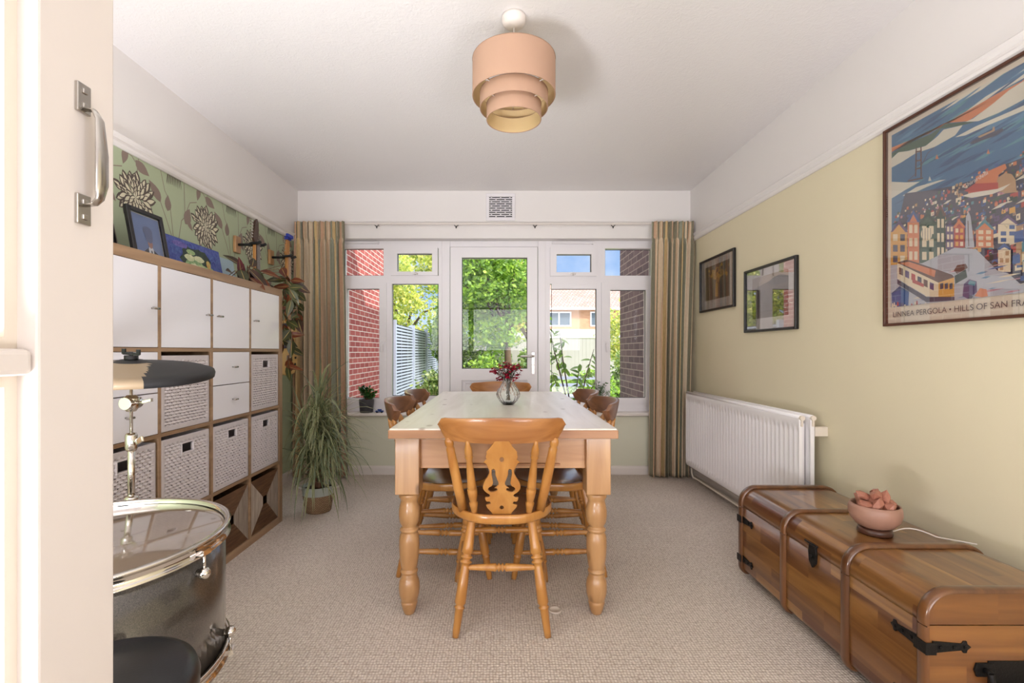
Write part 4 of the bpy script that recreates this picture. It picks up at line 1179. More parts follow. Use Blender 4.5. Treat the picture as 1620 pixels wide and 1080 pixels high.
# ================================================================== GUITARS ON WALL HANGERS
def hanger(y, z, label):
    t = thing('guitar_hanger', label, 'wall hanger', (XL+.001, y, z), group='wooden guitar hangers beyond the shelf unit')
    MB().box(0, -.032, -.055, .020, .032, .055).build('wood_block', M['pine'], t, bevel=.004)
    b = MB(); b.ring([(.02,0,0),(.11,0,0)], .009, 10)
    for s_ in (-1, 1): b.ring([(.10,0,0),(.11,s_*.022,0),(.12,s_*.032,.002),(.165,s_*.034,.004),(.185,s_*.034,.012)], .0095, 10)
    b.build('yoke', M['black_rubber'], t)
def guitar(label, y, zh, xw, cols, clip):
    # origin where the neck meets the hanger; face looks towards the room (+x)
    t = thing('electric_guitar', label, 'guitar', (xw, y, zh), group='guitars hanging beyond the shelf unit')
    body, pick, head = cols
    L_, W_ = .405, .31
    def outline(k=1.0):
        pts = [(-.03,.0),(-.06,.012),(-.10,.022),(-.145,.0),(-.150,-.05),(-.118,-.12),(-.112,-.16),(-.135,-.22),(-.160,-.29),(-.150,-.35),(-.105,-.392),(0,-.405),(.105,-.392),(.150,-.35),(.160,-.29),(.135,-.22),(.112,-.16),(.118,-.12),(.138,-.08),(.125,-.045),(.085,-.04),(.05,-.075),(.03,-.07)]
        return [(x*k, yv) for x, yv in pts]
    zb = -.50
    b = MB(); b.prism([(p[0], p[1]+zb) for p in outline()], (-.022,0,0), (0,1,0), (0,0,1), (1,0,0), .044); b.build('body', body, t, bevel=.008, seg=3)
    b = MB(); b.prism([(-.06,zb-.01),(-.13,zb-.02),(-.13,zb-.06),(-.085,zb-.14),(-.08,zb-.20),(.0,zb-.19),(.06,zb-.20),(.095,zb-.14),(.03,zb-.08),(.03,zb-.01)], (.0222,0,0), (0,1,0), (0,0,1), (1,0,0), .002); pk = b.build('pickguard', pick, t)
    b = MB(); b.box(.0243,-.038,zb-.09,.030,.038,zb-.075); b.box(.0243,-.045,zb-.30,.032,.045,zb-.25); b.build('bridge_and_pickup', M['chrome'], t, bevel=.002)
    b = MB(); b.box(.003,-.024,zb-.06,.026,.024,-.0); b.build('neck', M['chair'], t, bevel=.004)
    b = MB(); b.box(.026,-.023,zb-.06,.030,.023,-.005); b.build('fretboard', head, t)
    b = MB(); b.prism([(-.022,0),(.022,0),(.030,.03),(.028,.14),(.010,.165),(-.010,.15),(-.040,.03)], (.004,0,0), (0,1,0), (0,0,1), (1,0,0), .014); hd_ = b.build('headstock', head, t, bevel=.002)
    b = MB()
    for k in range(6): b.ring([(.011,-.02,.035+k*.02),(.011,-.052,.035+k*.02)], .0042, 8); b.box(.006,-.060,.030+k*.02,.016,-.050,.040+k*.02)
    b.build('tuning_pegs', M['chrome'], hd_)
    b = MB()
    for k in range(6): b.ring([(.0315,-.016+k*.0065,.02),(.0325,-.018+k*.0072,zb-.27)], .0006, 4, caps=False)
    b.build('strings', M['steel'], t)
    b = MB(); b.ring([(.024,.11,zb-.27),(.032,.11,zb-.27)], .009, 12); b.ring([(.024,.10,zb-.32),(.032,.10,zb-.32)], .009, 12); b.build('control_knobs', M['black'], t)
    if clip:
        b = MB(); b.box(.0,-.03,.125,.03,.03,.150); b.box(.02,-.045,.140,.040,.045,.165); b.build('clip_tuner', plain('blue_plastic', srgb(40,60,170), .4), t, bevel=.003)
hanger(3.137, 1.767, 'wooden guitar hanger block above the trailing plant, the one nearer the blue painting')
hanger(3.60, 1.775, 'wooden guitar hanger block nearest the curtain')
guitar('guitar with black headstock hanging beyond the shelf unit, nearer of the two', 3.137, 1.775, -1.632, (plain('guitar_red', srgb(120,30,34), .2, coat=.6), M['black'], plain('rosewood', srgb(70,44,30), .4)), False)
guitar('yellow-bodied guitar with a blue clip tuner hanging next to the curtain', 3.60, 1.782, -1.632, (plain('guitar_butterscotch', srgb(226,186,118), .25, coat=.6), plain('pickguard_grey', srgb(70,64,80), .3), plain('maple', srgb(196,140,84), .35)), True)

# ================================================================== SPIKY PLANT IN BASKET POT
PX_, PY_ = -1.215, 3.16
t = thing('dracaena_plant', 'tall spiky plant with long arching striped leaves between the shelf unit and curtain', 'plant', (PX_, PY_, .001))
b = MB(); b.lathe([(0,0),(.078,0),(.082,.004),(.098,.115)], seg=40, m=0)
b.lathe([(.098,.115),(.103,.165),(.104,.172),(.098,.172),(.096,.15),(0,.145)], seg=40, m=1)
wv, nn, bs_ = base('woven_basket_pot')
bt = nn.nodes.new('ShaderNodeTexBrick'); bt.inputs['Scale'].default_value = 1; bt.inputs['Brick Width'].default_value = .014; bt.inputs['Row Height'].default_value = .008; bt.inputs['Mortar Size'].default_value = .0012
bt.inputs['Color1'].default_value = srgb(168,138,104); bt.inputs['Color2'].default_value = srgb(144,114,84); bt.inputs['Mortar'].default_value = srgb(96,74,54)
nn.links.new(swz(nn, 'xz0'), bt.inputs['Vector']); nn.links.new(bt.outputs['Color'], bs_.inputs['Base Color']); bs_.inputs['Roughness'].default_value = .8
M['pot_weave'] = wv
b.build('pot', [wv, plain('pot_band', srgb(176,182,172), .7, var=.08, vscale=60)], t)
b = MB(); b.lathe([(0,.150),(.095,.150)], seg=24); b.build('soil', plain('potting_soil', srgb(50,38,28), .95), t)
b = MB()
for s_ in (-1, 1):
    pts = [(s_*(.098 + .045*math.sin(PI*k/10)), .03*math.cos(PI*k/10), .155 + .012*math.sin(PI*k/10)) for k in range(11)]
    b.ring(pts, .0055, 8)
b.build('rope_handle', plain('rope', srgb(206,200,190), .8), t)
b = MB(); rnd = random.Random(21)
heads = [(.0,.0,.66,.30),(.06,.03,.50,.24),(-.07,.02,.44,.22),(.02,-.05,.36,.18)]
for hx, hy, hz, _ in heads: b.ring([(hx*.2, hy*.2, .14), (hx*.6+.01, hy*.6, .14+hz*.5), (hx, hy, hz+.05)], [.013,.011,.009], 10)
b.build('trunk', plain('cane_bark', srgb(150,110,86), .8, var=.15, vscale=40), t)
b = MB()
def strip(mb, base_, az, el, L_, W_, sag, m, n_=8):
    p = Vector(base_); d = Vector((math.cos(az)*math.cos(el), math.sin(az)*math.cos(el), math.sin(el))); pts = [p.copy()]
    for i in range(n_):
        d = (d + Vector((0,0,-sag/n_*(1+i*.25)))).normalized(); p = p + d*(L_/n_); pts.append(p.copy())
    s_ = Vector((-math.sin(az), math.cos(az), 0)); vs = []
    for i, q in enumerate(pts):
        w = W_*.5*(min(1, .55+i*.25))*(1-(i/n_)**2.2) + .0004
        vs += [q + s_*w, q + s_*w*.34 + Vector((0,0,-w*.25)), q - s_*w*.34 + Vector((0,0,-w*.25)), q - s_*w]
    f0, f1 = [], []
    for i in range(n_):
        a = i*4; f0 += [(a, a+1, a+5, a+4), (a+2, a+3, a+7, a+6)]; f1.append((a+1, a+2, a+6, a+5))
    o = len(mb.v); mb.v += [tuple(v) for v in vs]
    for f in f0: mb.f.append([k+o for k in f]); mb.m.append(2 if m == 0 else 1); mb.sm.append(True)
    for f in f1: mb.f.append([k+o for k in f]); mb.m.append(m); mb.sm.append(True)
for hx, hy, hz, sp_ in heads:
    for k in range(105):
        az = rnd.uniform(0, 2*PI)
        if math.sin(az) > .2 and rnd.random() < .35: az = -az
        el = rnd.uniform(.0, 1.45); zz = hz + rnd.uniform(-.16, .10)
        L_ = rnd.uniform(.30, .47)
        if PX_ + hx + math.cos(az)*L_*.6 < XL+.03 : L_ *= .6
        if math.cos(az) < -.1 and math.sin(az) < .1: L_ *= .42
        if math.sin(az) > .5: L_ *= .8
        strip(b, (hx + rnd.uniform(-.012,.012), hy + rnd.uniform(-.012,.012), zz), az, el, L_, rnd.uniform(.010,.018), rnd.uniform(.35, 2.0)*(1.0 if el < 1 else .7), rnd.choice((0,0,1)))
b.build('leaves', [leafmat('dracaena_green', srgb(74,92,52), srgb(104,120,74)), leafmat('dracaena_grey', srgb(104,116,84), srgb(140,148,112)), leafmat('dracaena_edge', srgb(196,194,150), srgb(170,172,128))], t, recalc=False)

# ================================================================== ON THE WINDOW BOARDS
SZ = .5325
t = thing('jade_plant', 'bushy green succulent in a dark grey pot on the left window board', 'plant', (-1.165, 4.118, SZ))
b = MB(); b.lathe([(0,0),(.052,0),(.056,.004),(.064,.110),(.064,.116),(.058,.116),(.056,.10),(0,.098)], seg=32); b.build('pot', plain('grey_pot', srgb(66,64,68), .5), t)
b = MB(); lf_ = MB(); rnd = random.Random(8)
for k in range(13):
    a = rnd.uniform(0, 2*PI); r_ = rnd.uniform(.03,.115); yk = .55
    tip = Vector((r_*math.cos(a), r_*yk*math.sin(a)*(.5 if math.sin(a) > 0 else 1), rnd.uniform(.155,.235) - r_*.3)); b.ring([(0,0,.10), (tip.x*.5, tip.y*.5, .10+(tip.z-.10)*.6), tip], [.007,.005,.003], 7)
    for q in range(20):
        f_ = rnd.uniform(.45, 1.05); c = Vector((tip.x*f_, tip.y*f_, .10+(tip.z-.10)*f_)); d = Vector((rnd.uniform(-1,1), rnd.uniform(-1,.6), rnd.uniform(-.2,1))).normalized()
        leafblade(lf_, c, d, (rnd.uniform(-1,1), rnd.uniform(-1,1), .6), rnd.uniform(.028,.040), rnd.uniform(.016,.022), .1, rnd.choice((0,1)), 0, 3, .1)
b.build('stems', plain('jade_stem', srgb(140,104,70), .8), t)
lf_.build('leaves', [leafmat('jade_leaf', srgb(44,92,36), srgb(70,122,48), .3, .15), leafmat('jade_leaf_dark', srgb(34,70,30), srgb(52,96,40), .3, .15)], t, recalc=False)
t = thing('toy_car', 'tiny blue toy car on the window board right of the succulent', 'toy', (-1.045, 4.09, SZ))
b = MB(); b.box(-.034,-.012,.006,.034,.012,.020); b.box(-.016,-.010,.020,.018,.010,.032); b.build('body', plain('toy_blue', srgb(36,66,140), .3), t, bevel=.003)
for sx in (-.02,.022):
    b = MB(); b.ring([(sx,-.015,.0072),(sx,.015,.0072)], .007, 12); b.build('wheel', M['black'], t)
t = thing('sprig_plant', 'small spiky green sprig in a white pot on the right window board', 'plant', (.83, 4.115, SZ))
b = MB(); b.lathe([(0,0),(.030,0),(.036,.060),(.036,.064),(.031,.062),(0,.055)], seg=24); b.build('pot', M['gloss_white'], t)
b = MB(); st_ = MB(); rnd = random.Random(5)
for k in range(11):
    a = rnd.uniform(-.2, PI+.2) if k < 6 else rnd.uniform(0, 2*PI); tip = Vector((rnd.uniform(-.02,.14) if k > 3 else rnd.uniform(-.06,.05), rnd.uniform(-.05,.02), rnd.uniform(.13,.27)))
    st_.ring([(0,0,.05), (tip.x*.4, tip.y*.4, .05+tip.z*.5), tip], .0018, 5)
    for q in range(26):
        f_ = rnd.uniform(.35,1.02); c = Vector((tip.x*f_, tip.y*f_, .05+(tip.z-.05)*f_)); d = Vector((rnd.uniform(-1,1), rnd.uniform(-1,1), rnd.uniform(-.4,1))).normalized()
        leafblade(b, c, d, (0,-1,.3), rnd.uniform(.018,.032), .005, .1, 0, 0, 2, .1)
st_.build('stems', plain('sprig_stem', srgb(90,80,50), .8), t); b.build('leaves', leafmat('sprig_needles', srgb(52,92,50), srgb(84,128,66)), t, recalc=False)
t = thing('castor_cup', 'small pale round cup lying on the carpet between the near chair and right table leg', 'furniture cup', (.222, 1.937, .0))
b = MB(); b.lathe([(0,.001),(.026,.001),(.028,.004),(.026,.008),(.021,.008),(.019,.004),(0,.004)], seg=28); b.build('cup', plain('pale_plastic', srgb(206,192,178), .5), t)

# ================================================================== RADIATOR
RY0, RY1, RZb, RZt = 2.377, 3.826, .150, .735
t = thing('radiator', 'long white double panel radiator mounted on the right wall', 'radiator', (1.55, (RY0+RY1)/2, 0)); OFF = (1.55, (RY0+RY1)/2, 0)
def rad_panel(xf, name):
    b = MB(); pitch = .0385; nfl = int((RY1-RY0-.03)/pitch); NY = nfl*8
    zs = [RZb, RZb+.012, RZb+.03, RZb+.045, RZb+.055, RZt-.085, RZt-.07, RZt-.05, RZt-.03, RZt-.012, RZt-.003]
    env = [0, .0, .0, .6, 1, 1, .6, 0, 0, 0, 0]
    xb_ = [.006, .001, 0, 0, 0, 0, 0, 0, .0, .002, .008]
    for z, e, xo in zip(zs, env, xb_):
        for i in range(NY+1):
            y = RY0 + (RY1-RY0)*i/NY; ph = i/8 % 1
            d = .5 - .5*math.cos(2*PI*ph); d = d**.7
            b.v.append((xf + xo + .012*e*d, y, z))
    for r in range(len(zs)-1):
        for i in range(NY):
            a = r*(NY+1)+i; b.f.append([a, a+1, a+NY+2, a+NY+1]); b.m.append(0); b.sm.append(True)
    b.box(xf+.013, RY0, RZb+.002, xf+.020, RY1, RZt-.003)
    b.box(xf+.0, RY0-.002, RZb, xf+.020, RY0, RZt-.004)
    b.ring([(xf+.010, RY0, RZt-.004), (xf+.010, RY1, RZt-.004)], .0115, 12)
    return b.build(name, M['rad'], t, off=OFF, recalc=False)
rad_panel(1.495, 'front_panel'); rad_panel(1.552, 'back_panel')
b = MB()
for k in range(60):
    y = RY0+.04+k*.0236; b.box(1.518, y, RZb+.05, 1.550, y+.0015, RZt-.04)
b.build('convector_fins', M['rad'], t, off=OFF)
for xx in (1.507, 1.563):
    b = MB(); b.ring([(xx, RY0-.014, RZt-.008), (xx, RY0+.004, RZt-.008)], .0125, 14); b.box(xx-.005, RY0-.010, RZt-.05, xx+.005, RY0-.002, RZt-.012); b.build('end_cap', M['rad_cap'], t, off=OFF, bevel=.001)
b = MB(); b.box(1.575, RY0-.004, RZt-.10, XR-.001, RY0+.022, RZt-.052); b.build('wall_bracket', M['rad_cap'], t, off=OFF, bevel=.002)
b = MB(); b.box(1.575, RY1-.10, RZt-.10, XR-.001, RY1-.06, RZt-.052); b.build('wall_bracket', M['rad_cap'], t, off=OFF, bevel=.002)
b = MB(); b.ring([(1.535, RY1-.02, .16), (1.535, RY1-.02, .085), (1.540, RY1-.04, .055), (1.56, RY1-.10, .048), (1.56, 2.30, .048)], .0075, 10)
b.ring([(1.605, 3.95, .030), (1.605, 2.30, .030)], .0075, 10); b.ring([(1.535, RY1+.02, .17), (1.535, RY1-.02, .17)], .013, 10)
b.build('pipe', M['rad_cap'], t, off=OFF)

# ================================================================== TRUNK
def rrect(x0, x1, z0, z1, rt, rb, n_=8):
    P = []
    for (cx, cz, a0, r_) in ((x1-rt, z1-rt, 0, rt), (x0+rt, z1-rt, 90, rt), (x0+rb, z0+rb, 180, rb), (x1-rb, z0+rb, 270, rb)):
        for k in range(n_+1):
            a = R(a0 + 90*k/n_); P.append((cx + r_*math.cos(a), cz + r_*math.sin(a)))
    return P
def clipz(P, zc, keep_above):
    out = []
    for i in range(len(P)):
        a, c_ = P[i], P[(i+1) % len(P)]
        ia, ic = (a[1] >= zc) == keep_above, (c_[1] >= zc) == keep_above
        if ia: out.append(a)
        if ia != ic:
            f = (zc-a[1])/(c_[1]-a[1]); out.append((a[0]+(c_[0]-a[0])*f, zc))
    return out
def sprism(mb, P, y0, y1, m=0, mcap=None):
    n_ = len(P); o = len(mb.v)
    mb.v += [(p[0], y0, p[1]) for p in P] + [(p[0], y1, p[1]) for p in P]
    for i in range(n_):
        mb.f.append([o+i, o+(i+1) % n_, o+n_+(i+1) % n_, o+n_+i]); mb.m.append(m); mb.sm.append(True)
    for y in (y0, y1):
        o2 = len(mb.v); mb.v += [(p[0], y, p[1]) for p in P]; mb.f.append(list(range(o2, o2+n_))); mb.m.append(m if mcap is None else mcap); mb.sm.append(False)
TX0, TX1, TY0, TY1, TZ0, TZ1, SEAM = 1.136, 1.585, 1.262, 2.243, .028, .418, .332
t = thing('wooden_trunk', 'long polished wooden trunk with bent hoops and black iron straps along the right wall', 'trunk', (1.36, 1.75, 0)); OFF = (1.36, 1.75, 0)
body = rrect(TX0, TX1, TZ0, TZ1, .070, .030)
b = MB(); sprism(b, clipz(body, SEAM-.0015, False), TY0, TY1, 0, 1); b.build('chest_body', [M['trunk'], M['trunk_end']], t, off=OFF)
b = MB(); sprism(b, clipz(body, SEAM+.0015, True), TY0, TY1, 0, 1); lid = b.build('lid', [M['trunk'], M['trunk_end']], t, off=OFF)
MB().box(TX0+.006, TY0+.006, SEAM-.004, TX1-.006, TY1-.006, SEAM+.004).build('seam', M['dark'], t, off=OFF)
def hoop(yc, w, name='hoop'):
    b = MB(); n_ = None
    for (za, zb, par) in ((-1, SEAM-.001, 0), (SEAM+.001, 9, 1)):
        for (P_o, P_i) in ((rrect(TX0-.011, TX1+.010, .014, TZ1+.012, .080, .040), rrect(TX0-.001, TX1+.001, TZ0+.000, TZ1+.001, .070, .030)),):
            N = len(P_o)
            segs = [i for i in range(N)]
            for i in segs:
                j = (i+1) % N
                zm = (P_o[i][1]+P_o[j][1])/2
                # split the vertical runs at the seam
                pieces = [(0, 1)]
                if (P_o[i][1]-SEAM)*(P_o[j][1]-SEAM) < 0:
                    f = (SEAM-P_o[i][1])/(P_o[j][1]-P_o[i][1]); pieces = [(0, f-.004), (f+.004, 1)]
                for f0, f1 in pieces:
                    L_ = lambda A, B, f: (A[0]+(B[0]-A[0])*f, A[1]+(B[1]-A[1])*f)
                    o0, o1 = L_(P_o[i], P_o[j], f0), L_(P_o[i], P_o[j], f1); i0, i1 = L_(P_i[i], P_i[j], f0), L_(P_i[i], P_i[j], f1)
                    zz = (o0[1]+o1[1])/2
                    if (zz < SEAM) != (par == 0): continue
                    m0, m1 = L_(i0, o0, .65), L_(i1, o1, .65)
                    a = yc - w/2; c_ = yc + w/2; e = w*.22
                    rows = [((i0, i1), a), ((m0, m1), a), ((o0, o1), a+e), ((o0, o1), c_-e), ((m0, m1), c_), ((i0, i1), c_)]
                    for (r0, ya), (r1, yb) in zip(rows, rows[1:]):
                        b.add([(r0[0][0], ya, r0[0][1]), (r0[1][0], ya, r0[1][1]), (r1[1][0], yb, r1[1][1]), (r1[0][0], yb, r1[0][1])], [(0,1,2,3)], 0, False)
    me_o = b.build(name, M['hoop'], t, off=OFF, recalc=False)
    bm = bmesh.new(); bm.from_mesh(me_o.data); bmesh.ops.remove_doubles(bm, verts=bm.verts, dist=.0002); bmesh.ops.recalc_face_normals(bm, faces=bm.faces)
    for f in bm.faces: f.smooth = True
    bm.to_mesh(me_o.data); bm.free()
for yc in (TY0+.008, 1.558, 1.90, TY1-.008): hoop(yc, .032)
def strap(pts_y0, pts_y1, z, on_end=False):
    b = MB()
    if not on_end:
        x = TX0-.004; s_ = 1 if pts_y1 > pts_y0 else -1; L_ = abs(pts_y1-pts_y0)
        P = [(0,-.016),(0,.016),(L_*.75,.009),(L_*.80,.016),(L_*.88,.016),(L_*.90,.008),(L_,0),(L_*.90,-.008),(L_*.88,-.016),(L_*.80,-.016),(L_*.75,-.009)]
        b.prism(P, (x+.003, pts_y0, z), (0,s_,0), (0,0,1), (-1,0,0), .004)
        for q in (.2, .55, .84): b.obox((x-.002, pts_y0+s_*L_*q, z), (.002,0,0), (0,.004,0), (0,0,.004))
    else:
        L_ = pts_y1-pts_y0
        P = [(0,-.016),(0,.016),(L_*.75,.009),(L_*.80,.016),(L_*.88,.016),(L_*.90,.008),(L_,0),(L_*.90,-.008),(L_*.88,-.016),(L_*.80,-.016),(L_*.75,-.009)]
        b.prism(P, (pts_y0, TY0+.001, z), (1,0,0), (0,0,1), (0,-1,0), .004)
        for q in (.2, .55, .84): b.obox((pts_y0+L_*q, TY0-.004, z), (.004,0,0), (0,.002,0), (0,0,.004))
    b.build('iron_strap', M['iron'], t, off=OFF, bevel=.001)
def wrap(y0, y1, z):
    MB().box(TX0-.0135, y0, z-.016, TX0-.0105, y1, z+.016).build('iron_strap', M['iron'], t, off=OFF, bevel=.001)
for z in (.275, .092):
    strap(TY0+.026, TY0+.115, z); strap(TY1-.026, TY1-.115, z); strap(TX0+.012, TX0+.115, z, True)
    wrap(TY0-.010, TY0+.028, z); wrap(TY1-.028, TY1+.010, z)
    MB().box(TX0-.015, TY0-.0125, z-.016, TX0+.014, TY0-.0095, z+.016).build('iron_strap', M['iron'], t, off=OFF, bevel=.001)
b = MB(); ly = 1.72
b.prism([(-.016,.028),(.016,.028),(.022,.0),(.018,-.035),(.0,-.055),(-.018,-.035),(-.022,.0)], (TX0+.001, ly, .332), (0,1,0), (0,0,1), (-1,0,0), .008)
b.ring([(TX0-.010, ly-.034, .364), (TX0-.010, ly+.034, .364)], .0042, 8); b.ring([(TX0-.008, ly, .318), (TX0-.014, ly, .318)], .007, 10)
b.build('hasp', M['iron'], t, off=OFF, bevel=.001)
b = MB(); ex = (TX0+TX1)/2
for s_ in (-1, 1):
    b.prism([(-.022,-.018),(.022,-.018),(.028,0),(.022,.018),(-.022,.018),(-.028,0)], (ex+s_*.075, TY0+.001, .215), (1,0,0), (0,0,1), (0,-1,0), .006); b.ring([(ex+s_*.075, TY0-.004, .215), (ex+s_*.075, TY0-.020, .215)], .008, 10)
b.ring([(ex-.075, TY0-.018, .215), (ex-.070, TY0-.022, .175), (ex-.04, TY0-.022, .165), (ex+.04, TY0-.022, .165), (ex+.070, TY0-.022, .175), (ex+.075, TY0-.018, .215)], .008, 10)
b.box(ex-.065, TY0-.0025, .150, ex+.065, TY0+.0005, .238)
b.build('end_handle', M['iron'], t, off=OFF, bevel=.001)

# ================================================================== SALT LAMP
SX, SY, SZt = 1.322, 1.675, TZ1+.0005
M['salt'] = plain('pink_salt', srgb(160,120,102), .45, var=.2, vscale=22, bump=.15, bscale=40)
M['salt'].node_tree.nodes['Principled BSDF'].inputs['Subsurface Weight'].default_value = .0
M['salt_raw'] = plain('raw_salt', srgb(164,108,88), .5, var=.22, vscale=40, bump=.3, bscale=80)
t = thing('salt_lamp', 'pink salt bowl lamp filled with rough chunks on the wooden trunk', 'lamp', (SX, SY, SZt))
b = MB(); b.lathe([(0,0),(.048,0),(.052,.006),(.050,.018),(.046,.022),(0,.022)], seg=40); b.build('wooden_foot', wood('lamp_foot', srgb(72,44,34), srgb(98,64,48), 'x', .35), t)
b = MB(); b.lathe([(0,.022),(.036,.022),(.056,.032),(.072,.052),(.0785,.075),(.077,.093),(.073,.104),(.069,.104),(.070,.092),(.068,.075),(.05,.05),(0,.04)], seg=48); b.build('bowl', M['salt'], t)
rnd = random.Random(14)
chunks = [(-.045,0,.102,.018),(-.02,-.035,.104,.022),(.015,-.040,.100,.024),(.045,-.015,.106,.020),(.03,.03,.108,.022),(-.02,.035,.108,.022),(0,0,.112,.026),(-.005,-.01,.138,.022),(.028,-.012,.130,.020),(-.03,.01,.128,.018),(.02,.02,.140,.016),(-.048,-.020,.106,.016),(.05,.018,.104,.016)]
for cx, cy, cz, cr in chunks:
    bm = bmesh.new(); bmesh.ops.create_icosphere(bm, subdivisions=1, radius=cr)
    q = Quaternion((rnd.random()-.5, rnd.random()-.5, rnd.random()-.5, rnd.random())).normalized()
    for v in bm.verts:
        v.co *= rnd.uniform(.7, 1.35); v.co.x *= 1.5; v.co.z *= .75; v.co = q @ v.co; v.co += Vector((cx, cy, cz))
    me = bpy.data.meshes.new('salt_chunk'); bm.to_mesh(me); bm.free(); me.materials.append(M['salt_raw']); o = bpy.data.objects.new('salt_chunk', me); C.objects.link(o); o.parent = t
b = MB(); pts = [(.050,-.006,.008)]
for k in range(1, 14):
    q = k/13; pts.append((.050 + .205*q, -.006 - .085*q + .02*math.sin(q*4), .004 + .018*math.sin(PI*min(1, q*1.6)) if q < .62 else .004))
b.ring(pts, .0022, 8); b.build('power_cord', M['gloss_white'], t)

# ================================================================== PICTURES ON THE RIGHT WALL
def picture(label, y_left, zb, w, h, kind):
    t = thing('framed_picture', label, 'picture', (XR-.0012, y_left, zb), mat3=WR, group='small black framed pictures on the right wall')
    f_ = .016; b = MB(); b.box(0,0,0,f_,h,.020); b.box(w-f_,0,0,w,h,.020); b.box(f_,0,0,w-f_,f_,.020); b.box(f_,h-f_,0,w-f_,h,.020); b.build('frame', M['black_frame'], t, bevel=.003)
    MB().box(f_,f_,.001,w-f_,h-f_,.006).build('mount', M['mount'], t)
    mx, my0, my1 = .085, .085, .062
    b = MB(); x0, x1, y0, y1 = mx, w-mx, my0, h-my1; W_, H_ = x1-x0, y1-y0
    b.flat([(x0,y0),(x1,y0),(x1,y1),(x0,y1)], .0066, 0)
    rr = random.Random(4); z = .0068
    def pl(pts, m):
        nonlocal_z[0] += .00006; b.flat([(x0+min(1,max(0,p[0]))*W_, y0+min(1,max(0,p[1]))*H_) for p in pts], nonlocal_z[0], m)
    nonlocal_z = [.0068]
    if kind == 'tree':
        for k in range(9): pl([(k*.12,0),(k*.12+.03,0),(k*.12+.035,1),(k*.12+.01,1)], 3)
        pl([(.44,.08),(.56,.05),(.55,.5),(.57,.66),(.46,.66),(.47,.5)], 1)
        for k in range(46):
            cx, cy = .52+rr.gauss(0,.17), .72+rr.gauss(0,.11); r_ = rr.uniform(.03,.08)
            pl([(cx+r_*rr.uniform(.5,1.3)*math.cos(a*PI/4), cy+r_*1.3*rr.uniform(.5,1.2)*math.sin(a*PI/4)) for a in range(8)], rr.choice((1,1,2,3)))
        cols = [srgb(74,60,68), srgb(222,172,66), srgb(176,128,56), srgb(96,76,66)]
    else:
        pl([(0,.72),(.3,.80),(.6,.86),(1,.80),(1,1),(0,1)], 1)
        pl([(.45,.78),(.6,.9),(.8,.93),(1,.86),(1,.74),(.7,.70)], 2)
        pl([(0,.45),(.2,.6),(.4,.66),(.3,.3),(0,.2)], 2)
        pl([(.1,.15),(.9,.1),(.95,.4),(.5,.5),(.15,.4)], 3)
        cols = [srgb(98,82,72), srgb(168,144,122), srgb(74,62,58), srgb(88,74,66)]
    b.build('print', [plain('print_%s_%d' % (kind, i), c_, .5) for i, c_ in enumerate(cols)], t, recalc=False)
    MB().box(f_,f_,.011,w-f_,h-f_,.0125).build('glass_pane', M['pic_glass'], t)
picture('small black framed picture of a golden tree on the right wall, nearest the curtain', 3.868, 1.374, .570, .411, 'tree')
picture('black framed picture with shiny glass mirroring the garden, between golden tree and large poster', 3.160, 1.184, .557, .408, 'land')

# large poster: bay, hills, bright houses and a tram (own drawing in the manner of a travel poster)
PW, PH, PY0, PZ0 = .665, .826, 2.010, 1.166
t = thing('framed_poster', 'large colourful framed city and bay travel poster on the right wall', 'poster', (XR-.0012, PY0, PZ0), mat3=WR)
f_ = .011; b = MB(); b.box(0,0,0,f_,PH,.020); b.box(PW-f_,0,0,PW,PH,.020); b.box(f_,0,0,PW-f_,f_,.020); b.box(f_,PH-f_,0,PW-f_,PH,.020); b.build('frame', M['walnut'], t, bevel=.002)
MB().box(f_,f_,.001,PW-f_,PH-f_,.005).build('poster_paper', M['paper'], t)
pal = {'sea': (74,116,152), 'sea2': (96,140,172), 'deep': (58,88,126), 'fog': (222,214,196), 'orange': (214,130,84), 'green': (70,96,78), 'dgreen': (50,72,60), 'brown': (104,72,58), 'red': (186,76,66), 'pink': (196,140,150), 'yellow': (222,164,74), 'cream': (232,214,182), 'blue': (66,96,152), 'purple': (104,84,122), 'dark': (78,76,92), 'road': (186,186,192), 'teal': (92,144,156), 'tan': (188,150,112)}
keys = list(pal); pm = [plain('poster_'+k, srgb(*pal[k]), .5) for k in keys]; KI = {k: i for i, k in enumerate(keys)}
b = MB(); zz = [.0056]
U0, U1, V0, V1 = .030, PW-.030, .078, PH-.030
def conv(px, py):
    Y = 1.64*750/(px-792); return (PY0 - Y, 1.06-(py-556)*Y/750 - PZ0)
def pa(x, y): return conv(1400 + x/4.909, 100 + y/4.909)
def pb(x, y): return conv(1400 + x/4.695, 300 + y/4.695)
def cl_(p): return (min(U1, max(U0, p[0])), min(V1, max(V0, p[1])))
def pol(pts, c): zz[0] += .000003; b.flat([cl_(p) for p in pts], zz[0], KI[c])
def strokes(n_, u0, u1, v0, v1, cols, seed, slope=.12, lmin=.06, lmax=.22, th=.008):
    rr = random.Random(seed)
    for k in range(n_):
        u, v, l_, h_ = rr.uniform(u0, u1), rr.uniform(v0, v1), rr.uniform(lmin, lmax), rr.uniform(.3, 1)*th
        pol([(u, v), (u+l_*.5, v+l_*slope*.4-h_), (u+l_, v+l_*slope), (u+l_*.5, v+l_*slope*.6+h_)], rr.choice(cols))
pol([(U0,V0),(U1,V0),(U1,V1),(U0,V1)], 'sea')
strokes(60, U0, U1, .55, V1, ('sea2','deep','sea','deep','teal'), 1)
strokes(14, U0, U1, .70, V1, ('sea2','fog'), 2, .15, .1, .2, .006)
E = [(U1, .735), (U1, .62)]
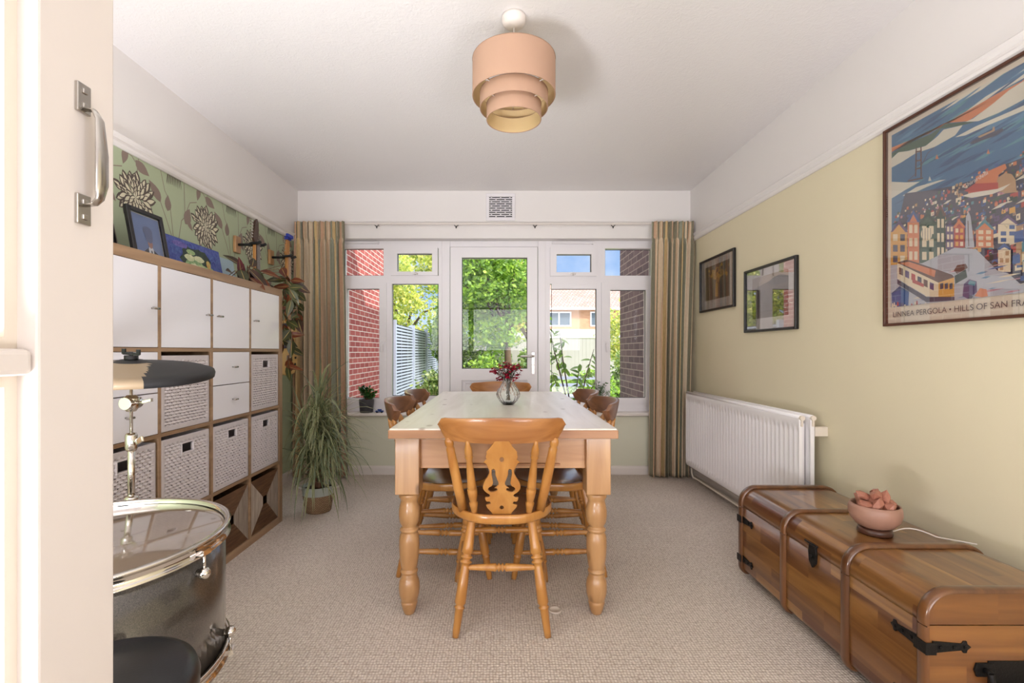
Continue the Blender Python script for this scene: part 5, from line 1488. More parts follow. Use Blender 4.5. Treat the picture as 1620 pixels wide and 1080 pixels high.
pol([pa(65,655), pa(400,520), pa(600,400), pa(900,230), pa(1080,140), (U1,.79), (U1,.75), pa(980,220), pa(860,310), pa(780,370), pa(660,450), pa(480,465), pa(350,550), pa(200,600), pa(65,690)], 'orange')
pol([pa(640,455), pa(700,430), pa(860,310), pa(980,210), pa(1075,150), (U1,.74), (U1,.70), pa(1080,290), pa(900,385), pa(740,450)], 'fog')
pol([pa(65,700), pa(200,620), pa(370,550), pa(480,470), pa(640,455), pa(720,455), pa(600,485), pa(450,510), pa(380,600), pa(330,640), pa(190,680), pa(110,695), pa(65,740)], 'green')
pol([pa(65,740), pa(120,690), pa(190,682), pa(330,642), pa(420,570), pa(470,515), pa(620,480), pa(560,560), pa(400,650), pa(250,700), pa(140,770), pa(65,810)], 'fog')
strokes(40, U0, U1-.1, .42, .62, ('sea2','deep','teal','deep'), 3)
pol([pa(560,575), pa(720,490), pa(1000,370), (U1,.66), (U1,.64), pa(820,480), pa(640,560)], 'fog')
def line(p, q, w, c):
    (x0, y0), (x1, y1) = p, q; d = math.hypot(x1-x0, y1-y0) or 1; nx, ny = -(y1-y0)/d*w, (x1-x0)/d*w
    pol([(x0+nx,y0+ny),(x0-nx,y0-ny),(x1-nx,y1-ny),(x1+nx,y1+ny)], c)
for a_, c_ in ((pa(258,655),pa(252,880)), (pa(294,650),pa(296,885)), (pa(250,690),pa(300,680)), (pa(250,760),pa(300,750)), (pa(252,820),pa(298,812)), (pa(190,915),pa(310,890))): line(a_, c_, .0028, 'brown')
line(pa(300,790), pa(345,700), .0012, 'brown'); line(pa(345,700), pa(400,650), .0012, 'brown'); line(pa(250,860), pa(190,915), .0012, 'brown')
pol([pa(670,628), pa(700,600), pa(930,505), pa(940,520), pa(880,560), pa(700,625)], 'dark'); pol([pa(735,570), pa(850,520), pa(855,495), pa(868,492), pa(870,525), pa(750,580)], 'tan')
for (x, y) in ((418,730),(818,690),(362,900)): pol([pa(x-12,y+14), pa(x+14,y+12), pa(x,y-24)], 'orange' if x != 362 else 'fog')
pol([pa(65,920), pa(180,925), pa(285,920), pa(170,985), pa(65,1050)], 'fog'); pol([pa(150,1030), pa(260,960), pa(440,908), pa(490,902), pa(340,960), pa(210,1020)], 'fog')
# hillside town
pol([(U0,V0), (U0,.31), pa(170,1010), pa(330,990), pa(560,950), pa(720,900), pa(960,780), (U1,.50), (U1,V0)], 'dark')
rr = random.Random(17)
TC = ('red','orange','pink','yellow','cream','blue','purple','dark','teal','green','brown','tan','dgreen','cream','red','blue')
for k in range(520):
    u = rr.uniform(U0, U1); v = rr.uniform(.12, .40 + (u-.03)*.16); s_ = .006 + .012*rr.random() + .010*(1-(v/.45)); w_ = s_*rr.uniform(.5,1.3)
    pol([(u,v),(u+w_,v+s_*.05),(u+w_,v+s_),(u,v+s_*.95)], rr.choice(TC))
    if rr.random() < .5: pol([(u+w_*.25,v+s_*.3),(u+w_*.55,v+s_*.3),(u+w_*.55,v+s_*.7),(u+w_*.25,v+s_*.7)], rr.choice(('cream','dark')))
    elif rr.random() < .6: pol([(u-w_*.1,v+s_*.95),(u+w_*1.1,v+s_*.95),(u+w_*.5,v+s_*1.5)], rr.choice(('dgreen','brown','red','dark')))
for k in range(240):
    u = rr.uniform(U0, U1); v = rr.uniform(.35, .455 + (u-.03)*.12); s_ = rr.uniform(.004,.011)
    pol([(u,v),(u+s_,v),(u+s_,v+s_*1.1),(u,v+s_*1.1)], rr.choice(('cream','fog','orange','red','teal','pink','green','tan','blue')))
strokes(26, U0, U1-.05, .33, .44, ('dgreen','fog','green'), 7, .2, .03, .08, .006)
# waterfront hall with red sign
pol([pa(725,935), pa(730,880), pa(795,850), pa(960,780), pa(972,815), pa(905,870), pa(905,985), pa(730,1000)], 'orange'); pol([pa(885,985), pa(900,890), pa(960,850), pa(1010,860), pa(1040,900), pa(1050,1000), pa(960,1010)], 'tan')
pol([pa(640,990), pa(720,935), pa(905,925), pa(905,985), pa(700,1010)], 'red')
pol([pa(620,1030), pa(700,1005), pa(900,975), pa(1005,932), pa(940,985), pa(860,1015), pa(700,1045)], 'fog')
# big houses
def house(x0, x1, yr, ye, yb, body, roof, win):
    xm = (x0+x1)/2
    pol([pb(x0,yb), pb(x1,yb), pb(x1,ye), pb(x0,ye)], body); pol([pb(x0-10,ye+6), pb(xm,yr), pb(x1+10,ye+6)], roof); pol([pb(x0+14,ye+4), pb(xm,yr+32), pb(x1-14,ye+4)], body)
    n_ = 2
    for r_ in range(3):
        for c_ in range(n_):
            a = x0 + (x1-x0)*(.14+.44*c_); d = a + (x1-x0)*.28; yt = ye + (yb-ye)*(.08+.32*r_); pol([pb(a,yt+(yb-ye)*.2), pb(d,yt+(yb-ye)*.2), pb(d,yt), pb(a,yt)], win if (r_+c_) % 3 else 'cream')
house(62, 185, 225, 310, 560, 'yellow', 'purple', 'dark'); house(188, 275, 150, 235, 545, 'orange', 'blue', 'cream'); house(280, 400, 165, 245, 545, 'green', 'dgreen', 'cream'); house(400, 470, 110, 190, 520, 'dgreen', 'brown', 'cream')
house(475, 535, 200, 260, 440, 'purple', 'dark', 'cream'); house(535, 615, 220, 275, 430, 'red', 'orange', 'yellow'); house(865, 1010, 180, 250, 400, 'cream', 'purple', 'blue'); house(865, 960, 395, 440, 610, 'cream', 'blue', 'tan'); house(700, 830, 215, 290, 430, 'orange', 'teal', 'cream')
house(1000, 1300, 200, 260, 560, 'tan', 'blue', 'cream')
cxy = [pb(285+50*math.cos(a*PI/9), 330+50*math.sin(a*PI/9)) for a in range(18)]
cxy = [pb(330+42*math.cos(a*PI/9), 330+50*math.sin(a*PI/9)) for a in range(18)]; pol(cxy, 'cream')
for q in (300,320,340,360): line(pb(q,285), pb(q,375), .0010, 'dark')
pol([pb(620,430), pb(625,200), pb(645,160), pb(660,200), pb(690,430)], 'road'); line(pb(640,230), pb(646,420), .0014, 'brown')
# street
pol([(U0,V0), pb(62,560), pb(300,545), pb(540,430), pb(700,440), pb(860,600), pb(940,620), pb(1033,700), (U1,.13), (U1,V0)], 'road')
strokes(34, U0, U1-.1, V0, .19, ('pink','blue','cream','sea2','road'), 9, .05, .03, .10, .004)
# tram
pol([pb(110,540), pb(180,520), pb(240,535), pb(520,630), pb(540,650), pb(420,690), pb(330,650)], 'brown'); pol([pb(130,545), pb(200,535), pb(400,600), pb(390,650), pb(240,590)], 'orange')
pol([pb(112,545), pb(420,690), pb(420,800), pb(330,790), pb(112,660)], 'cream'); pol([pb(420,690), pb(538,650), pb(538,790), pb(420,812)], 'yellow')
for k in range(6):
    x = 125 + k*46; y = 575 + k*22; pol([pb(x,y+50), pb(x+30,y+64), pb(x+30,y+12), pb(x,y)], ('brown','purple','red','dark','brown','purple')[k])
for k in range(3): x = 432+k*35; pol([pb(x,740), pb(x+24,735), pb(x+24,690), pb(x,697)], 'dark')
pol([pb(225,660), pb(310,700), pb(310,725), pb(225,690)], 'red'); pol([pb(112,665), pb(330,795), pb(540,795), pb(540,830), pb(330,835), pb(112,700)], 'dark')
pol([pb(540,640), pb(625,590), pb(635,650), pb(545,700)], 'dgreen'); pol([pb(535,600), pb(560,560), pb(625,550), pb(640,580), pb(560,625)], 'brown')
pol([pb(70,770), pb(130,725), pb(200,760), pb(195,870), pb(75,880)], 'blue'); pol([pb(60,775), pb(130,715), pb(205,760), pb(130,742)], 'deep')
rr = random.Random(3)
for k in range(22): x = 70+k*13; y = 860+rr.uniform(-30,25)-k*.6; pol([pb(x,y+30), pb(x+14,y+30), pb(x+11,y), pb(x+3,y)], rr.choice(('red','dark','yellow','pink','cream','purple')))
pol([pb(600,790), pb(610,700), pb(650,665), pb(705,680), pb(710,760), pb(640,820)], 'purple'); pol([pb(640,700), pb(655,672), pb(700,685), pb(690,715)], 'teal'); pol([pb(690,790), pb(730,730), pb(780,740), pb(790,790), pb(740,830)], 'orange'); pol([pb(640,830), pb(650,780), pb(680,790), pb(670,840)], 'dark')
for k in range(30):
    u, v = rr.uniform(.50, U1-.03), rr.uniform(.11,.26); s_ = rr.uniform(.012,.03); pol([(u,v),(u+s_,v),(u+s_,v+s_*1.2),(u,v+s_*1.2)], rr.choice(('blue','cream','teal','purple','tan')))
b.build('poster_print', pm, t, recalc=False)
def poster_text(txt, u, v, size, col, sx=1.0, rot=0, z=.0098):
    cu = bpy.data.curves.new('poster_lettering', 'FONT'); cu.body = txt; cu.size = size; cu.extrude = 0; cu.materials.append(col)
    o = bpy.data.objects.new('poster_lettering', cu); C.objects.link(o); o.parent = t; o.location = (u, v, z); o.scale = (sx, 1, 1); o.rotation_euler = (0, 0, rot); return o

TXT1 = poster_text('LINNEA PERGOLA \u2022 HILLS OF SAN FRANCISCO', .040, .037, .0300, plain('lettering', srgb(96,78,72), .5), .985)
TXT2 = poster_text('Ghirardelli', *pa(645,975), .020, plain('lettering_white', srgb(236,226,214), .5), 1.0, R(14), .0135)
bpy.context.view_layer.update()
for o in (TXT1, TXT2):      # lettering as real meshes
    me = bpy.data.meshes.new_from_object(o.evaluated_get(bpy.context.evaluated_depsgraph_get())); n_ = bpy.data.objects.new('lettering', me); C.objects.link(n_)
    n_.parent = t; n_.location = o.location; n_.scale = o.scale; n_.rotation_euler = o.rotation_euler; bpy.data.objects.remove(o)
MB().box(f_,f_,.0145,PW-f_,PH-f_,.016).build('glass_pane', M['pic_glass'], t)

# ================================================================== DRUM, CYMBAL STAND, STOOL
DXc, DYc, DR, DZ0, DZ1 = -.953, 1.08, .283, .318, .622
def shell_mat():
    m, n, b_ = base('drum_wrap'); b_.inputs['Base Color'].default_value = srgb(104,98,92); b_.inputs['Metallic'].default_value = .3; b_.inputs['Roughness'].default_value = .28; b_.inputs['Coat Weight'].default_value = .8; b_.inputs['Coat Roughness'].default_value = .05
    vo = n.nodes.new('ShaderNodeTexVoronoi'); vo.inputs['Scale'].default_value = 900; n.links.new(swz(n), vo.inputs['Vector'])
    rp = n.nodes.new('ShaderNodeValToRGB'); rp.color_ramp.elements[0].color = srgb(44,41,38); rp.color_ramp.elements[1].color = srgb(100,94,86); n.links.new(vo.outputs['Color'], rp.inputs[0]); n.links.new(rp.outputs[0], b_.inputs['Base Color']); return m
t = thing('drum', 'large charcoal sparkle drum with chrome rim standing behind the open door', 'drum', (DXc, DYc, 0))
b = MB(); b.lathe([(DR-.006, DZ0),(DR, DZ0),(DR, DZ1),(DR-.006, DZ1)], seg=96); b.build('shell', shell_mat(), t, recalc=False)
b = MB(); b.lathe([(0,DZ1+.004),(DR-.012,DZ1+.004),(DR-.001,DZ1+.001)], seg=96)
hm = plain('drum_head', srgb(132,116,104), .05, spec=1.0, coat=1.0); b.build('drum_head', hm, t)
def hoopring(z0, z1, name):
    b = MB(); b.lathe([(DR+.001,z0),(DR+.010,z0),(DR+.012,z0+.003),(DR+.006,z0+.006),(DR+.005,z1-.008),(DR+.011,z1-.006),(DR+.012,z1-.002),(DR+.008,z1),(DR-.001,z1-.001),(DR-.002,z1-.012)], seg=96); return b.build(name, M['chrome'], t, recalc=False)
hoopring(DZ1-.018, DZ1+.016, 'rim'); hoopring(DZ0-.012, DZ0+.020, 'rim')
for k in range(12):
    a = R(-6 + 30*k - (k % 2)*6); ca, sa = math.cos(a), math.sin(a)
    b = MB()
    for (zl, zr) in (((DZ1-.052, DZ1-.004),) if k % 2 == 0 else ((DZ0+.050, DZ0+.004),)):
        b.lathe([(0,-.012),(.008,-.011),(.0125,-.004),(.0125,.004),(.008,.011),(0,.012)], (ca*(DR+.016), sa*(DR+.016), zl), 16)
        b.ring([(ca*(DR+.016), sa*(DR+.016), zl), (ca*(DR+.016), sa*(DR+.016), zr)], .0035, 8)
        b.obox((ca*(DR+.014), sa*(DR+.014), zr), (ca*.010, sa*.010, 0), (-sa*.012, ca*.012, 0), (0,0,.006))
        b.ring([(ca*(DR-.001), sa*(DR-.001), zl), (ca*(DR+.012), sa*(DR+.012), zl)], .008, 10)
    b.build('lug', M['chrome'], t)
for a in (70, 142, 262):
    a = R(a); ca, sa = math.cos(a), math.sin(a)
    b = MB(); b.obox((ca*(DR+.012), sa*(DR+.012), .40), (ca*.012, sa*.012, 0), (-sa*.018, ca*.018, 0), (0,0,.025)); b.build('leg_bracket', M['chrome'], t, bevel=.004)
    b = MB(); b.ring([(ca*(DR+.014), sa*(DR+.014), .46), (ca*(DR+.014), sa*(DR+.014), .10), (ca*(DR+.05), sa*(DR+.05), .02)] if a != R(142) else [(ca*(DR+.014), sa*(DR+.014), .46), (ca*(DR+.014), sa*(DR+.014), .02)], .005, 10)
    lg = b.build('leg', M['chrome'], t)
    b = MB(); e = .05 if a != R(142) else .014; b.lathe([(0,0),(.011,0),(.012,.012),(.007,.030),(0,.030)], (ca*(DR+e), sa*(DR+e), 0), 14); b.build('rubber_foot', M['black_rubber'], lg)
CX, CY = -1.118, 1.435
t = thing('cymbal_stand', 'slim chrome boom stand with wing screws rising behind the drum', 'stand', (CX, CY, 0))
b = MB(); b.ring([(0,0,.10),(0,0,.60)], .0125, 14); b.ring([(0,0,.58),(0,0,.80)], .0095, 14); b.ring([(0,0,.80),(0,0,1.012)], .0042, 10); b.build('pole', M['chrome'], t)
for z, r_, s_ in ((.60,.019,1), (.79,.016,1)):
    b = MB(); b.lathe([(0,-.03),(r_*.8,-.03),(r_,-.022),(r_,.016),(r_*.8,.024),(0,.026)], (0,0,z), 20); cl = b.build('collar', M['chrome'], t)
    b = MB(); b.ring([(0,0,z),(.030*s_,-.018,z+.002)], .005, 8); b.obox((.045*s_,-.026,z+.006), (.018,-.012,.008), (.002,.003,.0), (-.002,0,.008)); b.build('wing_screw', M['chrome'], cl, bevel=.002)
b = MB(); b.lathe([(0,-.026),(.012,-.026),(.021,-.012),(.021,.014),(.012,.024),(0,.024)], (0,0,.905), 20); b.ring([(0,-.026,.905),(0,.026,.905)], .019, 16); b.ring([(0,0,.905),(.045,-.01,.908)], .0045, 8); b.obox((.058,-.012,.912), (.014,0,.003), (0,.005,0), (0,0,.005)); b.build('tilter', M['chrome'], t, bevel=.001)
for a in (60, 180, 300):
    a = R(a+5); ca, sa = math.cos(a)*.6, math.sin(a)
    b = MB(); b.ring([(ca*.012, sa*.012, .30), (ca*.20, sa*.17, .016)], .007, 8); lg = b.build('leg', M['chrome'], t); b = MB(); b.ring([(ca*.196, sa*.166, .024), (ca*.206, sa*.176, .008)], .0085, 10); b.build('rubber_foot', M['black_rubber'], lg)
tl = Matrix.Rotation(R(4), 3, 'Y') @ Matrix.Rotation(R(5.5), 3, 'X')
t = thing('cymbal', 'black rubber-topped practice cymbal on the chrome stand in front of the shelves', 'cymbal', (CX, CY, 1.008), mat3=tl)
b = MB(); cr = .214
b.lathe([(0,.012),(.025,.010),(.035,.0),(.10,-.006),(.18,-.014),(cr,-.020),(cr-.001,-.023),(.18,-.018),(.10,-.010),(.035,-.004),(0,.006)], seg=72); b.build('bronze_disc', plain('dull_bronze', srgb(150,128,98), .4, metal=.5), t)
b = MB()
prof = [(0,.028),(.030,.027),(.045,.021)] + [(.045+(cr-.045)*k/10, .021-.021*k/10) for k in range(1, 10)] + [(cr+.002,-.004),(cr+.005,-.012),(cr+.003,-.024),(cr-.004,-.0242)] + [(cr-(cr-.036)*k/8, -.0195+.0195*k/8) for k in range(1, 9)] + [(0,.0118)]
b.lathe(prof, seg=96)
for i_, f_i in enumerate(b.f):      # a tan plastic sector on the side towards the camera
    cx_ = sum(b.v[k][0] for k in f_i)/4/cr; cy_ = sum(b.v[k][1] for k in f_i)/4/cr
    if math.hypot(cx_, cy_) > .23 and cy_ < .10 - max(0, cx_-.2)*1.6: b.m[i_] = 1
b.build('rubber_top', [M['black_rubber'], plain('tan_plastic', srgb(150,130,104), .45)], t)
b = MB(); b.lathe([(0,.024),(.018,.024),(.018,.040),(0,.040)], seg=16); b.ring([(0,0,.036),(0,0,.052)], .005, 8); b.obox((0,0,.046), (.024,0,0), (0,.003,0), (0,0,.004)); b.obox((-.022,0,.052), (.005,0,0), (0,.003,0), (0,0,.008)); b.obox((.022,0,.052), (.005,0,0), (0,.003,0), (0,0,.008)); b.build('wing_nut', M['black'], t)
t = thing('drum_stool', 'round black padded drum stool in front of the drum at the bottom edge', 'stool', (-.632, .725, 0))
b = MB(); b.lathe([(0,.492),(.140,.492),(.146,.500),(.147,.525),(.142,.540),(.125,.549),(.06,.5515),(0,.552)], seg=64); b.build('seat', plain('black_vinyl', srgb(26,26,30), .32, bump=.05, bscale=300), t)
b = MB(); b.ring([(0,0,.20),(0,0,.492)], .013, 14); b.lathe([(0,.478),(.05,.478),(.05,.491),(0,.491)], seg=20); b.build('post', M['chrome'], t)
for a in (20, 140, 260):
    a = R(a); b = MB(); b.ring([(math.cos(a)*.012, math.sin(a)*.012, .34), (math.cos(a)*.19, math.sin(a)*.19, .014)], .008, 8); b.build('leg', M['chrome'], t)

# ================================================================== GARDEN
GZ = -.12
struct(MB().box(-14, 4.36, GZ-.1, 22, 60, GZ).build('ground', plain('lawn', srgb(120,140,78), .9, var=.3, vscale=3, bump=.6, bscale=40)))
struct(MB().box(-1.98, 4.36, GZ, 1.45, 6.6, GZ+.03).build('ground_patio', plain('patio_slabs', srgb(178,170,160), .8, var=.1)))
struct(MB().box(-2.16, 4.36, GZ, -2.00, 8.80, 5.2).build('wall_outside_left', brick('red_brick', srgb(166,88,84), srgb(144,70,70), srgb(214,196,190), 'yz0')))
struct(MB().box(1.45, 4.36, GZ, 1.62, 5.76, 5.2).build('wall_outside_right', brick('purple_brick', srgb(118,104,106), srgb(96,86,90), srgb(158,150,142), 'yz0', .215, .072)))
t = thing('slatted_fence', 'tall pale slatted garden fence running back along the left boundary', 'fence', (-2.03, 11.5, GZ))
OFF = (-2.03, 11.5, GZ)
FW = plain('fence_grey_white', srgb(158,166,186), .6, var=.06, vscale=2); FD = plain('fence_gap_shade', srgb(26,28,40), .8)  # FD: dark sheet behind the slats, standing in for shade in the gaps
ps = [8.93, 10.86, 12.79, 14.72, 16.65]
for y in ps: MB().box(-2.06, y-.045, GZ, -1.965, y+.045, 1.66).build('post', FW, t, off=OFF)
for y0, y1 in zip(ps, ps[1:]):
    b = MB()
    z = GZ+.06
    while z < 1.58:
        b.box(-2.02, y0+.045, z, -2.0, y1-.045, z+.037); z += .064
    b.build('slat_panel', FW, t, off=OFF)
    MB().box(-2.045, y0+.045, GZ+.04, -2.030, y1-.045, 1.60).build('gap_shade_sheet', FD, t, off=OFF)
    b = MB()
    for q in (.33, .66): b.box(-2.0, y0+(y1-y0)*q-.008, GZ+.05, -1.997, y0+(y1-y0)*q+.008, 1.60)
    b.build('batten', FW, t, off=OFF)
t = thing('board_fence', 'pale grey boarded fence across the end of the garden below the far house', 'fence', (3, 20, GZ))
b = MB(); x = -7
while x < 14:
    b.box(x-3, -.012, 0, x-3+.15, .012+.004*(int(x*7)%2), 1.72); x += .156
b.build('boards', plain('weathered_board', srgb(170,166,164), .8, var=.1, vscale=3), t)
for k in range(9): MB().box(-10+k*2.4, -.06, 0, -9.9+k*2.4, -.015, 1.78).build('post', plain('fence_post', srgb(170,164,158), .8), t)
t = thing('garden_bench', 'low pale slatted bench among the shrubs behind the right fixed window', 'bench', (1.15, 8.0, GZ))
b = MB()
for k in range(3): b.box(-.62, .0-.14*k, .43, .62, .11-.14*k, .455)
b.build('seat', FW, t)
b = MB()
for z in (.58,.70): b.box(-.62, .14, z, .62, .165, z+.055)
b.build('backrest', FW, t)
for sx in (-.56,.56):
    MB().box(sx-.03, -.26, 0, sx+.03, -.20, .43).build('leg', FW, t); MB().box(sx-.03, .09, 0, sx+.03, .14, .76).build('leg', FW, t)
# far house
HB = brick('far_brick', srgb(186,144,112), srgb(170,128,98), srgb(190,168,144), 'xz0', .3, .1)
t = thing('far_house', 'two-storey pale brick house with tiled roof beyond the garden fence', 'house', (9, 45, GZ)); OFF = (9, 45, GZ)
b = MB(); b.box(1, 45, GZ, 18, 53, 5.2); b.build('wall', HB, t, off=OFF)
rt, nn, bs_ = base('roof_tiles')
bt = nn.nodes.new('ShaderNodeTexBrick'); bt.inputs['Scale'].default_value = 1; bt.inputs['Brick Width'].default_value = .34; bt.inputs['Row Height'].default_value = .30; bt.inputs['Mortar Size'].default_value = .03
bt.inputs['Color1'].default_value = srgb(184,148,136); bt.inputs['Color2'].default_value = srgb(160,122,112); bt.inputs['Mortar'].default_value = srgb(116,88,84)
nn.links.new(swz(nn, 'xy0'), bt.inputs['Vector']); nn.links.new(bt.outputs['Color'], bs_.inputs['Base Color']); bs_.inputs['Roughness'].default_value = .8
b = MB(); b.add([(.6,44.5,5.15),(18.4,44.5,5.15),(18.4,49.2,8.1),(.6,49.2,8.1),(.6,53.8,5.15),(18.4,53.8,5.15)], [(0,1,2,3),(3,2,5,4),(0,3,4),(1,5,2),(0,4,5,1)]); b.build('roof', rt, t, off=OFF)
b = MB(); b.box(.6,44.40,4.98,18.4,44.52,5.2); b.build('gutter', M['upvc'], t, off=OFF)
dkg = plain('house_window_glass', srgb(92,104,112), .1)
for x0, x1, z0, z1 in ((3.2,6.7,3.45,4.85),(8.5,10.4,3.45,4.85),(12.5,15.5,3.45,4.85)):
    b = MB(); n_ = 3 if x1-x0 > 2.5 else 2; frame(b, x0, z0, x1, z1, .12, 44.93, 44.99)
    for k in range(1, n_): xx = x0+(x1-x0)*k/n_; b.box(xx-.06, 44.93, z0+.12, xx+.06, 44.99, z1-.12)
    w_ = b.build('window', M['upvc'], t, off=OFF); MB().box(x0+.1, 44.96, z0+.1, x1-.1, 44.985, z1-.1).build('pane', dkg, w_, off=(0,0,0)).location = (-9,-45,-GZ)
b = MB(); b.box(1, 41.5, GZ, 16, 44.95, 2.25); b.build('garage', plain('render_white', srgb(180,174,166), .8), t, off=OFF)
b = MB(); b.box(.8, 41.3, 2.25, 16.2, 44.95, 3.0); b.build('fascia', M['upvc'], t, off=OFF)

# ---- foliage
def leaves(mb, c, rad, n_, size, rnd, nm=3, shell=.55, zmin=None):
    for k in range(n_):
        while True:
            p = Vector((rnd.uniform(-1,1), rnd.uniform(-1,1), rnd.uniform(-1,1)))
            l_ = p.length
            if l_ <= 1 and (l_ > shell or rnd.random() < .35): break
        q = Vector((c[0]+p.x*rad[0], c[1]+p.y*rad[1], c[2]+p.z*rad[2]))
        if zmin is not None and q.z < zmin: continue
        d = Vector((rnd.uniform(-1,1), rnd.uniform(-1,1), rnd.uniform(-.9,.7))).normalized(); u = Vector((rnd.uniform(-1,1), rnd.uniform(-1,1), rnd.uniform(-1,1)))
        s_ = d.cross(u)
        if s_.length < .1: continue
        s_.normalize(); L_ = size*rnd.uniform(.7,1.3); w = L_*rnd.uniform(.22,.34)
        o = len(mb.v); mb.v += [tuple(q), tuple(q+d*L_*.45+s_*w), tuple(q+d*L_), tuple(q+d*L_*.45-s_*w)]; mb.f.append([o,o+1,o+2,o+3]); mb.m.append(rnd.randrange(nm)); mb.sm.append(False)
def cluster(mb, c, rad, nb, per, br, size, rnd, nm=3):
    for k in range(nb):
        while True:
            p = Vector((rnd.uniform(-1,1), rnd.uniform(-1,1), rnd.uniform(-1,1)))
            if .35 < p.length <= 1: break
        r_ = br*rnd.uniform(.7,1.3)
        leaves(mb, (c[0]+p.x*rad[0], c[1]+p.y*rad[1], c[2]+p.z*rad[2]), (r_, r_, r_*.75), per, size, rnd, nm)
GA = [leafmat('leaf_fresh', srgb(150,188,70), srgb(182,212,92), .5, .5), leafmat('leaf_mid', srgb(120,162,56), srgb(148,186,72), .5, .5), leafmat('leaf_deep', srgb(84,124,48), srgb(114,152,62), .5, .4)]
GY = [leafmat('leaf_yellow', srgb(222,218,104), srgb(238,230,140), .5, .5), leafmat('leaf_lime', srgb(188,202,86), srgb(210,218,108), .5, .5), leafmat('leaf_olive', srgb(134,158,70), srgb(166,184,90), .5, .4)]
GD = [leafmat('leaf_hedge', srgb(110,142,62), srgb(140,170,82), .5, .4), leafmat('leaf_hedge_dark', srgb(66,98,46), srgb(96,128,62), .5, .35), leafmat('leaf_hedge_pale', srgb(152,172,104), srgb(176,192,124), .5, .4)]
bark = plain('bark', srgb(92,74,58), .9, var=.2, vscale=12)
def tree(name, label, cat, loc, th, crown, rad, nb, per, br, size, mats, seed, tr=.10, branches=6, group=None):
    rnd = random.Random(seed); t = thing(name, label, cat, loc, group=group)
    b = MB()
    if th > 0:
        b.ring([(0,0,0),(.04,.02,th*.5),(.0,0,th)], [tr, tr*.8, tr*.65], 10)
        for k in range(branches):
            a = rnd.uniform(0, 2*PI); e = (crown[0]+rad[0]*.75*math.cos(a), crown[1]+rad[1]*.75*math.sin(a), crown[2]+rad[2]*rnd.uniform(-.4,.7)); mid = ((e[0])*.4, e[1]*.4, th+(e[2]-th)*.6)
            b.ring([(0,0,th*.8), mid, e], [tr*.5, tr*.3, tr*.08], 7)
        b.build('trunk', bark, t)
    f = MB(); cluster(f, crown, rad, nb, per, br, size, rnd, len(mats)); f.build('foliage', mats, t, recalc=False)
    return t
tree('garden_tree', 'leafy green tree filling the view through the glazed garden door', 'tree', (.15, 11.5, GZ), 1.6, (-.3, 0, 2.75), (1.15, .9, 1.45), 90, 120, .36, .12, GA, 1, .11, 9, 'trees in the garden')
tree('garden_tree', 'yellow-leaved tree behind the leafy green tree seen through the garden door', 'tree', (1.0, 17, GZ), 2.0, (-1.2, 0, 3.4), (1.6, .9, 1.9), 90, 90, .5, .16, GY, 2, .12, 5, 'trees in the garden')
tree('garden_tree', 'pale green tree rising above the slatted fence on the left', 'tree', (-4.35, 13.5, GZ), 1.8, (.15, 0, 2.95), (1.75, 1.3, 1.9), 130, 110, .42, .13, GY, 3, .14, 6, 'trees in the garden')
tree('garden_tree', 'slim bright green tree in front of the far end of the slatted fence', 'tree', (-1.50, 12.6, GZ), .8, (.0, 0, 1.75), (.22, .4, .85), 30, 110, .22, .10, GA, 4, .05, 3, 'trees in the garden')
tree('garden_tree', 'lime-yellow bushy tree standing against the purple brick wall outside', 'tree', (4.0, 14.0, GZ), .6, (.0, 0, 1.75), (1.0, .8, 1.1), 60, 110, .34, .11, GY, 5, .08, 4, 'trees in the garden')
tree('garden_shrub', 'dark green shrub below the lime-yellow tree beside the purple brick wall', 'shrub', (2.75, 10.2, GZ), 0, (.0, 0, .62), (.45, .4, .62), 26, 110, .22, .08, GD, 6)
for i, (x, y, rx, rz, lab) in enumerate(((-1.1, 9.0, .34, .5, 'low pale-leaved shrub near the foot of the slatted fence behind the door glass'), (-.2, 7.9, .40, .55, 'low green shrub under the big tree, directly behind the flowers'), (.62, 9.3, .28, .65, 'bushy shrub at the left end of the pale bench'), (1.75, 9.0, .34, .45, 'bushy green shrub at the right end of the pale bench'))):
    tree('garden_shrub', lab, 'shrub', (x, y, GZ), 0, (0, 0, rz*.85), (rx, .4, rz), 30, 100, .24, .08, (GD, GA, GD, GA)[i], 20+i)
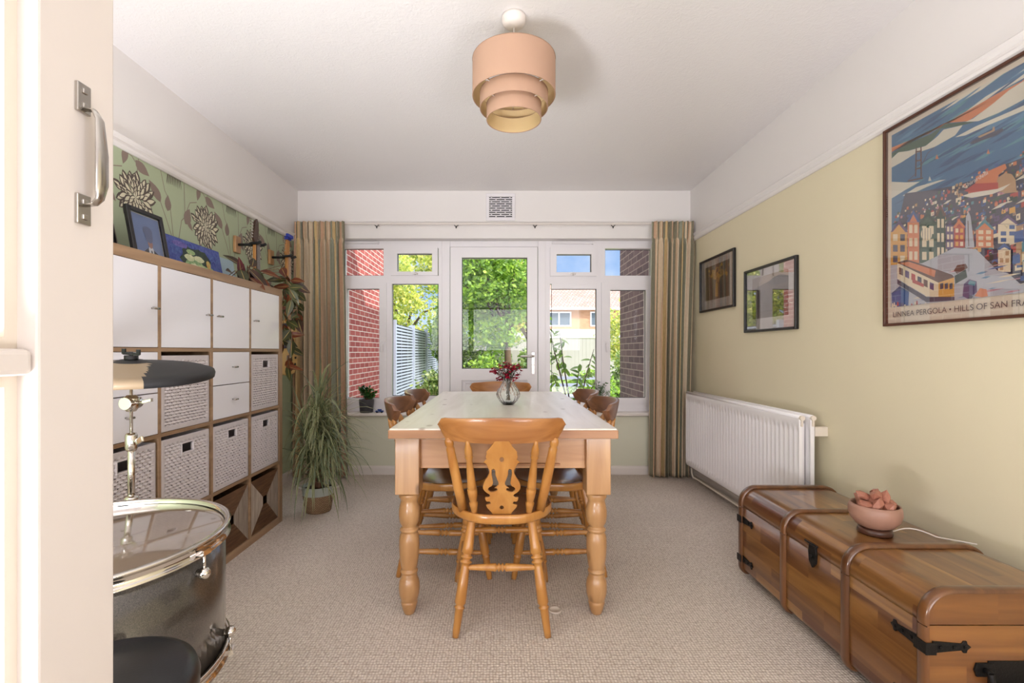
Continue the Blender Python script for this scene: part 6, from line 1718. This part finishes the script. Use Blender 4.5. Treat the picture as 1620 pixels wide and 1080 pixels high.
tree('garden_shrub', 'tall leafy screen of shrubs in front of the boarded fence', 'shrub', (-.6, 18.8, GZ), 0, (0, 0, 1.3), (2.6, .5, 1.3), 70, 90, .4, .14, GD, 31)
tree('garden_tree', 'broad yellow-green tree beyond the boarded fence, far behind the slatted fence', 'tree', (-4.4, 21.5, GZ), 2.2, (0, 0, 4.0), (3.6, 1.0, 2.9), 150, 90, .7, .18, GY, 33, .16, 5, 'trees in the garden')
# slender open shrub close to the glass: canes with large leaves
t = thing('young_shrub', 'open shrub with thin dark canes and large leaves right outside the fixed window', 'shrub', (.85, 5.75, GZ+.03))
b, f = MB(), MB(); rnd = random.Random(9)
for (tx, tz, lean) in ((-.30,1.55,-.1),(-.14,1.42,.0),(.30,1.18,.1),(.12,1.0,.05),(.40,.95,.1),(-.22,.9,0)):
    pts = [(0,0,0),(tx*.25+.03,lean*.3,tz*.35),(tx*.65,lean*.6,tz*.72),(tx,lean,tz)]; b.ring(pts, [.012,.010,.007,.003], 8)
    for q in range(20):
        u_ = rnd.uniform(.45,1); c = Vector(pts[1]).lerp(Vector(pts[3]), u_); d = Vector((rnd.uniform(-1,1), rnd.uniform(-.8,.8), rnd.uniform(-.6,.35)))
        leafblade(f, c, d, (rnd.uniform(-.4,.4), -.6, 1), rnd.uniform(.07,.13), rnd.uniform(.035,.055), .35, rnd.choice((0,1)), 0, 4, .15)
b.build('canes', plain('cane', srgb(70,54,44), .8), t); f.build('leaves', [GA[1], GA[2]], t, recalc=False)
t = thing('dry_grass_clump', 'clump of straw-coloured dry grass outside, left of the garden door', 'grass', (-.80, 5.7, GZ+.03))
b = MB(); rnd = random.Random(2)
for k in range(60): strip(b, (rnd.uniform(-.06,.06), rnd.uniform(-.06,.06), 0), rnd.uniform(0,2*PI), rnd.uniform(1.0,1.5), rnd.uniform(.5,.95), .012, rnd.uniform(.3,1.0), rnd.choice((0,1)))
b.build('blades', [leafmat('straw', srgb(206,176,120), srgb(180,146,92)), leafmat('straw_green', srgb(150,150,90)), leafmat('straw_pale', srgb(222,200,150))], t, recalc=False)
